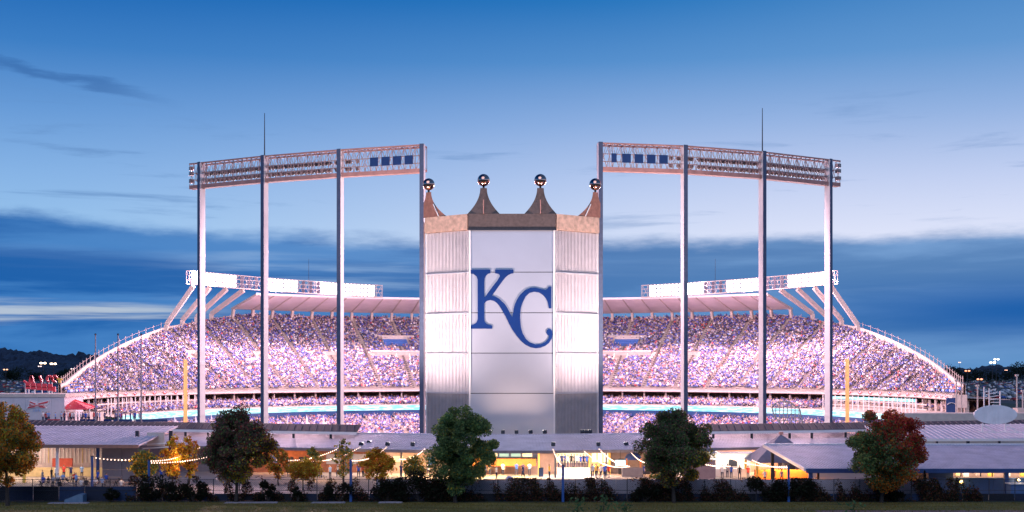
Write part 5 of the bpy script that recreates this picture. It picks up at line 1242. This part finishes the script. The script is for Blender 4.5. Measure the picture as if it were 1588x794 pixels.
def c_olive(q, r, i): n = len(q); a = blend(r, pick(r, n, G1) * .75, pick(r, n, PU), .35 * np.ones(n)); return blend(r, a, pick(r, n, Y1) * .9, .45 * sg_(6 * (q[:, 0] - q[:, 2] - .7)))
def c_red(q, r, i): n = len(q); a = blend(r, pick(r, n, G1) * .8, blend(r, pick(r, n, R1) * .9, pick(r, n, O1) * .6, .2 * np.ones(n)), sg_(5 * (q[:, 0] * .8 + q[:, 2] * .7 - .12))); return blend(r, a, pick(r, n, O1), .7 * sg_(8 * (-q[:, 2] - .55 + .3 * q[:, 0])))
def c_rust(q, r, i): n = len(q); a = blend(r, pick(r, n, G1) * .8, pick(r, n, O1) * .95, .55 * np.ones(n)); return blend(r, a, pick(r, n, Y1), .25 * np.ones(n))
def c_gold(q, r, i): n = len(q); return blend(r, pick(r, n, Y1), pick(r, n, O1) * .9, .3 * np.ones(n))
def c_gold2(q, r, i): n = len(q); return blend(r, pick(r, n, Y1) * .8, pick(r, n, G1), .5 * np.ones(n))
tree(12, 780, 620, -52, 62, 126, 'rust and green autumn tree cut by the left edge', c_rust, 34000, 1, cb=758)
tree(366, 778, 631, 305, 428, 129.0, 'dark maroon tree in front of the left light columns', c_maroon, 42000, 2, cb=752)
tree(706, 778, 622, 656, 776, 129.0, 'round dense green tree in front of the scoreboard', c_green, 46000, 3, cb=768)
tree(1045, 778, 629, 985, 1112, 129.0, 'dark olive tree right of the scoreboard', c_olive, 42000, 4, cb=755)
tree(1367, 778, 624, 1311, 1441, 129.0, 'autumn tree with crimson upper right leaves on the right', c_red, 42000, 5, cb=770)
GS = 'small golden trees in the plaza'
for k, (px, yt, xl, xr, d, lb, fn_, n) in enumerate([(221, 695, 198, 248, 143, 'small orange tree around the second blue pole', c_gold2, 2600), (268, 672, 246, 292, 147, 'taller golden tree left of the maroon tree', c_gold, 2600), (293, 668, 276, 312, 150, 'thin golden tree touching the left side of the maroon tree', c_gold, 1800),
        (432, 690, 410, 452, 148, 'rust coloured small tree right of the maroon tree', c_rust, 1800), (470, 712, 440, 504, 142, 'low wide golden tree between the maroon tree and the left of centre pole', c_gold, 2800), (487, 688, 468, 505, 152, 'small golden brown tree behind the low wide golden one', c_gold2, 1500),
        (532, 676, 514, 552, 149, 'slim sparse golden tree left of the pole near centre', c_gold2, 1100), (585, 694, 552, 616, 144, 'broad bright golden tree right of the pole near centre', c_gold, 4200), (640, 705, 620, 664, 146, 'small olive tree just left of the round green tree', c_gold2, 1700),
        (1400, 715, 1372, 1438, 141, 'glowing orange shrub like tree under the red tree', c_gold, 2200), (1030, 735, 1005, 1050, 140, 'small golden bush behind the dark olive tree', c_gold2, 900)]):
    tree(px, 770, yt, xl, xr, d, lb, fn_, n, 40 + k, .15, GS, 'golden_tree', cb=745)
# weeds poking up from the very foreground
for px, yt, lb in ((895, 772, 'small leafy weed at the bottom edge, left of a taller one'), (935, 768, 'tallest leafy weed at the bottom edge below the blue pole'), (968, 778, 'small leafy weed at the bottom edge, right of the tallest'), (1322, 778, 'lone leafy weed at the bottom edge towards the right')):
    d = 60.0; x = XX(px, d); zt2 = ZZ(yt, d); t = thing('weed', lb, 'plant', (x, d, zt2 - 1.6)); mb = MB(); mb.tube((x, d, zt2 - 1.6), (x + .05, d, zt2 - .1), .02, .01, 5); mb.build('stem', M_wood, t)
    r = np.random.default_rng(px); n = 70; P = np.c_[x + r.normal(0, .22, n), d + r.normal(0, .15, n), zt2 - r.random(n) * .9]; a = r.normal(size=(n, 3)) * .06; b = r.normal(size=(n, 3)) * .04; tri_mesh('leaves', np.stack([P - a, P + b, P + a, P - b], 1), np.tile([.05, .12, .05], (n, 1)), M_leafA, t, (x, d, zt2 - 1.6))

# ================================================================== PEOPLE AND TABLES ON THE PLAZA
M_shirt = mat('shirt', (1, 1, 1), .85, objcol=True, var=.06, scale=5); M_skin = mat('skin', (.55, .34, .25), .6); M_trous = mat('trousers', (.03, .04, .09), .9); M_hair = mat('hair', (.03, .02, .015), .7)
def person_mesh(name, J, E, z_hip, z_neck, z_chin, sleeve):
    me = bpy.data.meshes.new(name); me.from_pydata([j[0] for j in J], [], []); me.clear_geometry(); me.from_pydata([j[0] for j in J], E, [])
    o = bpy.data.objects.new(name, me); COL.objects.link(o); m = o.modifiers.new('s', 'SKIN')
    for i, j in enumerate(J): v = me.skin_vertices[0].data[i]; v.radius = (j[1], j[2]); v.use_root = (i == 0)
    u = o.modifiers.new('u', 'SUBSURF'); u.levels = 1; u.render_levels = 1
    dg = bpy.context.evaluated_depsgraph_get(); out = bpy.data.meshes.new_from_object(o.evaluated_get(dg)); bpy.data.objects.remove(o)
    out.materials.clear(); [out.materials.append(q) for q in (M_shirt, M_trous, M_skin, M_hair)]
    for p in out.polygons:
        c = p.center; r_ = abs(c.x)
        if c.z > z_chin + .13 or (c.z > z_chin + .02 and c.y < -.03): p.material_index = 3
        elif c.z > z_neck: p.material_index = 2
        elif r_ > sleeve and c.z < z_neck - .28: p.material_index = 2
        elif c.z < z_hip: p.material_index = 1
        elif c.y > .34 and name == 'seated': p.material_index = 2
        else: p.material_index = 0
        p.use_smooth = True
    return out
def stand_j(arm=0.0, stride=.0):
    J = [((0, 0, .95), .15, .11), ((0, 0, 1.18), .14, .10), ((0, 0, 1.40), .17, .11), ((0, 0, 1.52), .055, .055), ((0, .01, 1.60), .075, .085), ((0, .01, 1.70), .085, .095), ((0, 0, 1.76), .05, .06),
         ((-.20, 0, 1.42), .055, .055), ((-.25, .02, 1.15), .043, .043), ((-.24, .10 + arm, .93 + arm * .8), .032, .032), ((-.235, .13 + arm, .84 + arm), .035, .02),
         ((.20, 0, 1.42), .055, .055), ((.25, .02, 1.15), .043, .043), ((.24, .08, .92), .032, .032), ((.235, .10, .83), .035, .02),
         ((-.10, 0, .86), .09, .09), ((-.11, stride, .48), .06, .06), ((-.11, stride * .4, .08), .04, .04), ((-.11, stride * .4 + .13, .04), .04, .03),
         ((.10, 0, .86), .09, .09), ((.11, -stride, .48), .06, .06), ((.11, -stride * 1.6, .08), .04, .04), ((.11, -stride * 1.6 + .13, .04), .04, .03)]
    E = [(0, 1), (1, 2), (2, 3), (3, 4), (4, 5), (5, 6), (2, 7), (7, 8), (8, 9), (9, 10), (2, 11), (11, 12), (12, 13), (13, 14), (0, 15), (15, 16), (16, 17), (17, 18), (0, 19), (19, 20), (20, 21), (21, 22)]
    return J, E
def sit_j():
    J, E = stand_j(); q = []
    for i, (c, a, b) in enumerate(J):
        x, y, z = c
        if i < 15: c = (x, y + (.25 if i in (9, 10, 13, 14) else 0), z - .45 + (.12 if i in (9, 10, 13, 14) else 0))
        elif i in (15, 19): c = (x, .08, .48)
        elif i in (16, 20): c = (x, .45, .47)
        elif i in (17, 21): c = (x, .45, .08)
        else: c = (x, .58, .04)
        q.append((c, a, b))
    return q, E
PST = [person_mesh('standing', *stand_j(), .92, 1.50, 1.58, .215), person_mesh('standing', *stand_j(.28), .92, 1.50, 1.58, .215), person_mesh('walking', *stand_j(.1, .16), .92, 1.50, 1.58, .215)]
PSIT = person_mesh('seated', *sit_j(), .50, 1.05, 1.13, .215)
CN = {'royal blue': (.03, .10, .50), 'white': (.8, .8, .8), 'navy': (.02, .035, .16), 'black': (.02, .02, .025), 'grey': (.35, .36, .4), 'red': (.6, .04, .04), 'light blue': (.25, .42, .75), 'yellow': (.75, .5, .08)}
USED = {}
def person(x, y, z, rz, cn, where, pose='stand', group=None):
    me = PSIT if pose == 'sit' else (PST[2] if pose == 'walk' else random.choice(PST[:2])); o = bpy.data.objects.new('person', me); COL.objects.link(o); o.location = (x, y, z); o.rotation_euler = (0, 0, rz); sc_ = random.uniform(.95, 1.06); o.scale = (sc_,) * 3; o.color = (*CN[cn], 1)
    return tag(o, f"person in {cn} {where}", 'person', group)
random.seed(21)
MB().span(5.95, 10.35, 162.4, 164.35, 0.02, .95).build('step', M_conc2, cr)
row = ['white', 'navy', 'royal blue', 'light blue', 'black', 'grey', 'white', 'royal blue', 'navy', 'royal blue']
ordn = ['first', 'second', 'third', 'fourth', 'fifth', 'sixth', 'seventh', 'eighth', 'ninth', 'tenth']
for i, c in enumerate(row): person(6.25 + i * .41 + random.uniform(-.05, .05), 163.3 + (i % 3) * .3, .95, random.choice([0, math.pi, 1.2]), c, f'{ordn[i]} from the left in the row at the lit opening')
for i, c in enumerate(['grey', 'yellow', 'white', 'royal blue', 'red', 'light blue', 'black', 'white', 'royal blue']): person(10.3 + (i % 5) * .55 + (i // 5) * .2, 158.6 + (i // 5) * 1.2, 0, random.uniform(0, 6.28), c, f'by the yellow stand, {ordn[i]} from its left post')
for i, (px, c) in enumerate(((801, 'royal blue'), (811, 'navy'), (821, 'light blue'))): person(XX(px, 162), 161.9, 0.0, 0, c, ['leaning at the left of the orange counter', 'at the middle of the orange counter', 'at the right of the orange counter'][i])
person(XX(811, 156.5), 156.5, 0, 1.4, 'navy', 'walking alone on the lit pavement before the orange counter', 'walk')
for i, (px, d, c) in enumerate(((770, 157, 'white'), (852, 158, 'yellow'), (637, 158, 'white'), (652, 157, 'red'), (646, 158.5, 'light blue'), (1120, 157, 'white'), (1134, 158, 'royal blue'), (1128, 159, 'grey'), (1147, 156, 'black'), (1186, 150, 'white'), (1160, 157, 'red'), (460, 156, 'white'), (512, 157, 'light blue'), (497, 158, 'navy'))):
    person(XX(px, d), d, 0, random.uniform(0, 6.28), c, ['beside the round green tree under the roof', 'at the post left of the lit opening', 'left of the round green tree', 'in front of the left wall by the green tree', 'behind two others left of the green tree', 'left of the white booth', 'close beside the mauve container and booth', 'nearest the white booth counter', 'walking before the white booth', 'below the pyramid roof', 'between the booth and the pyramid roof', 'below the rust coloured small tree', 'behind the slim golden tree', 'left of the slim golden tree'][i], 'walk' if i in (8,) else 'stand')
def picnic():
    t = local('picnic_table', 'x', 'picnic table', (0, 0, 0), 'picnic tables on the left plaza'); mt = mat('weathered_table', (.32, .24, .22), .8, var=.2, scale=4)
    for k in range(4): MB().box((0, -.33 + k * .22, .75), (1.9, .20, .05)).build('table_board', mt, t)
    for s in (-1, 1): MB().box((0, s * .75, .45), (1.9, .26, .05)).build('bench', mt, t)
    for s in (-1, 1):
        mb = MB(); mb.bar((s * .7, -.75, .0), (s * .7, .2, .72), .07); mb.bar((s * .7, .75, .0), (s * .7, -.2, .72), .07); mb.bar((s * .7, -.8, .42), (s * .7, .8, .42), .06); mb.build('leg_frame', M_dark, t)
    return t
pt0 = picnic(); where = ['nearest the left edge tree', 'beside the left food stand post', 'in front of the lit food stand', 'between the navy pole and the fence', 'right of the navy pole', 'in front of the grey panelled wall', 'close behind the left fence', 'left of the dark shrubs']
for i, (px, d, a) in enumerate(((72, 146, .1), (95, 150, -.1), (120, 152, .05), (138, 144, .2), (170, 147, 0), (176, 151, -.1), (105, 143, .15), (200, 144, .1))):
    t = pt0 if i == 0 else copy_tree(pt0); t.location = (XX(px, d), d, 0); t.rotation_euler = (0, 0, a); t['label'] = 'wooden picnic table on the left plaza, ' + where[i]
    for k in range(random.choice([1, 2, 3])):
        s = random.choice((-1, 1)); cn = random.choice(['royal blue', 'light blue', 'white', 'navy', 'grey', 'red', 'black']); xx = XX(px, d) - .65 + k * .6
        person(xx, d + s * .75, 0, 0 if s < 0 else math.pi, cn, f"{['left', 'middle', 'right'][k]} at the table {where[i]}", 'sit')
for i, (px, d, c) in enumerate(((80, 154, 'black'), (86, 155, 'white'), (110, 156.5, 'navy'), (127, 157, 'light blue'), (99, 157, 'red'), (152, 149, 'royal blue'), (213, 150, 'black'), (66, 150, 'grey'), (118, 145, 'light blue'))):
    person(XX(px, d), d, 0, random.uniform(0, 6.28), c, ['standing at the far left of the food stand', 'at the food stand beside the white post', 'waiting right of the red menu board', 'nearest the right end of the food stand', 'waiting below the yellow menu board', 'right of the navy pole', 'before the grey panelled wall by the shrubs', 'nearest the left edge tree', 'between the picnic tables'][i])
random.seed(33)
for i in range(48):
    x = random.uniform(-78.5, -62.5); y = 204 + random.choice([0, .9, 1.8, 2.8, 3.8]); cn = random.choice(['royal blue', 'royal blue', 'white', 'light blue', 'navy', 'grey', 'red', 'white'])
    person(x, y, 5.2, random.uniform(2.2, 4.4) - math.pi * .5, cn, 'standing in the packed crowd on the left terrace', 'stand', f'{cn} clad people packed on the left terrace')
# bins, dome, bench rail
t = thing('trash_bin', 'dark blue trash bin against the stucco wall right of the orange counter', 'bin', (XX(839, 160.5), 160.5, 0)); q = t.location; MB().box((q.x, q.y, .55), (.6, .55, 1.1)).build('bin_body', M_navy, t); MB().box((q.x, q.y, 1.14), (.66, .6, .08)).build('bin_lid', M_dark, t)
t = thing('table_umbrella', 'small closed pale blue domed cover behind the vine fence', 'cover', (XX(790, 150), 150, 0)); q = t.location; MB().lathe((q.x, q.y, 0), [(.62, .0), (.6, .5), (.45, .85), (.2, 1.0), (.001, 1.03)], 14).build('fabric_dome', mat('pale_blue_cover', (.30, .40, .60), .7), t, smooth=True)

# hanging navy banner at the right end of the grandstand
q = W(1475.5, 612, 225); t = thing('hanging_banner', 'navy hanging banner with a pale arc under the right end of the upper deck', 'banner', (q.x, 225, 4)); MB().span(q.x - .95, q.x + .95, 225, 225.1, ZZ(641, 225), ZZ(617, 225)).build('banner_cloth', M_navy, t)
mb = MB(); pts = [Vector((q.x + .8 * math.cos(a), 224.93, ZZ(628, 225) + .5 * math.sin(a) - .1)) for a in np.linspace(.3, 2.84, 8)]
for a, b in zip(pts[:-1], pts[1:]): mb.bar(a, b, .22, .08)
mb.build('pale_arc', M_white, t); MB().bar((q.x + .6, 225.2, 0), (q.x + .6, 225.2, ZZ(617, 225)), .16).build('banner_post', M_dark, t)

# doors, posters and signs along the concession walls, and more visitors
random.seed(77)
def wall_y(x): return 168.4 if x < -36 else 167.2 if x < -17 else 166.0 if x < -10.4 else 164.8
kinds = [('door', M_dark, 1.0, 2.1, 0), ('poster', mat('poster_blue', (.05, .14, .45), .6), .9, 1.2, 1.2), ('poster', mat('poster_cream', (.8, .7, .5), .6), 1.3, .8, 1.5), ('menu_board', M_kiosk_lit, 1.6, .6, 2.3), ('shutter', mat('grey_shutter', (.3, .28, .3), .6), 2.0, 1.4, 1.1), ('wall_pilaster', M_wallp, .4, 3.3, 0)]
x = -50.0; k = 0
while x < -10.6:
    nm, m, ww, hh, z0 = kinds[(k * 5 + k // 3) % 6]; y = min(wall_y(x), wall_y(x + ww)); MB().span(x, x + ww, y - .10, y - .02, z0 + .02, z0 + hh).build(nm, m, cr); x += ww + random.uniform(.6, 1.6); k += 1
for x in (14.2, 17.5, 19.0, 23.6, 26, 37.6, 40): MB().span(x, x + .9, 163.9 if x < 14 else wall_y(-20) - 3.2 if x < 22 else 167.0, (163.9 if x < 14 else wall_y(-20) - 3.2 if x < 22 else 167.0) + .1, .02, 2.1).build('door', M_dark, cr)
pl = [(432, 156, 'white', 'below the rust coloured small tree, left of another visitor'), (448, 160, 'royal blue', 'right of the rust coloured small tree near the back wall'), (476, 161, 'grey', 'far back between the golden trees'), (524, 160, 'white', 'just right of the slim golden tree'), (556, 159, 'royal blue', 'just right of the blue pole near centre'), (563, 159.5, 'red', 'second visitor right of the blue pole near centre'),
      (622, 160, 'navy', 'right of the broad golden tree'), (628, 160.6, 'yellow', 'at the left edge of the small olive tree'), (664, 160, 'white', 'half behind the round green tree on its left'), (752, 160, 'light blue', 'at the lower right of the round green tree'), (760, 161, 'black', 'second figure right of the round green tree'), (780, 161.4, 'white', 'leftmost figure at the orange counter'),
      (999, 159, 'royal blue', 'left of the dark olive tree under the roof'), (1098, 158, 'grey', 'just right of the dark olive tree'), (345, 160, 'white', 'behind the maroon tree crown'), (250, 152, 'royal blue', 'below the taller golden tree on the left'), (1200, 152, 'navy', 'in front of the pyramid kiosk counter'), (1212, 151, 'white', 'right of another visitor at the pyramid kiosk')]
for px, d, c, wh in pl: person(XX(px, d), d, 0, random.uniform(0, 6.28), c, wh, random.choice(['stand', 'walk']))
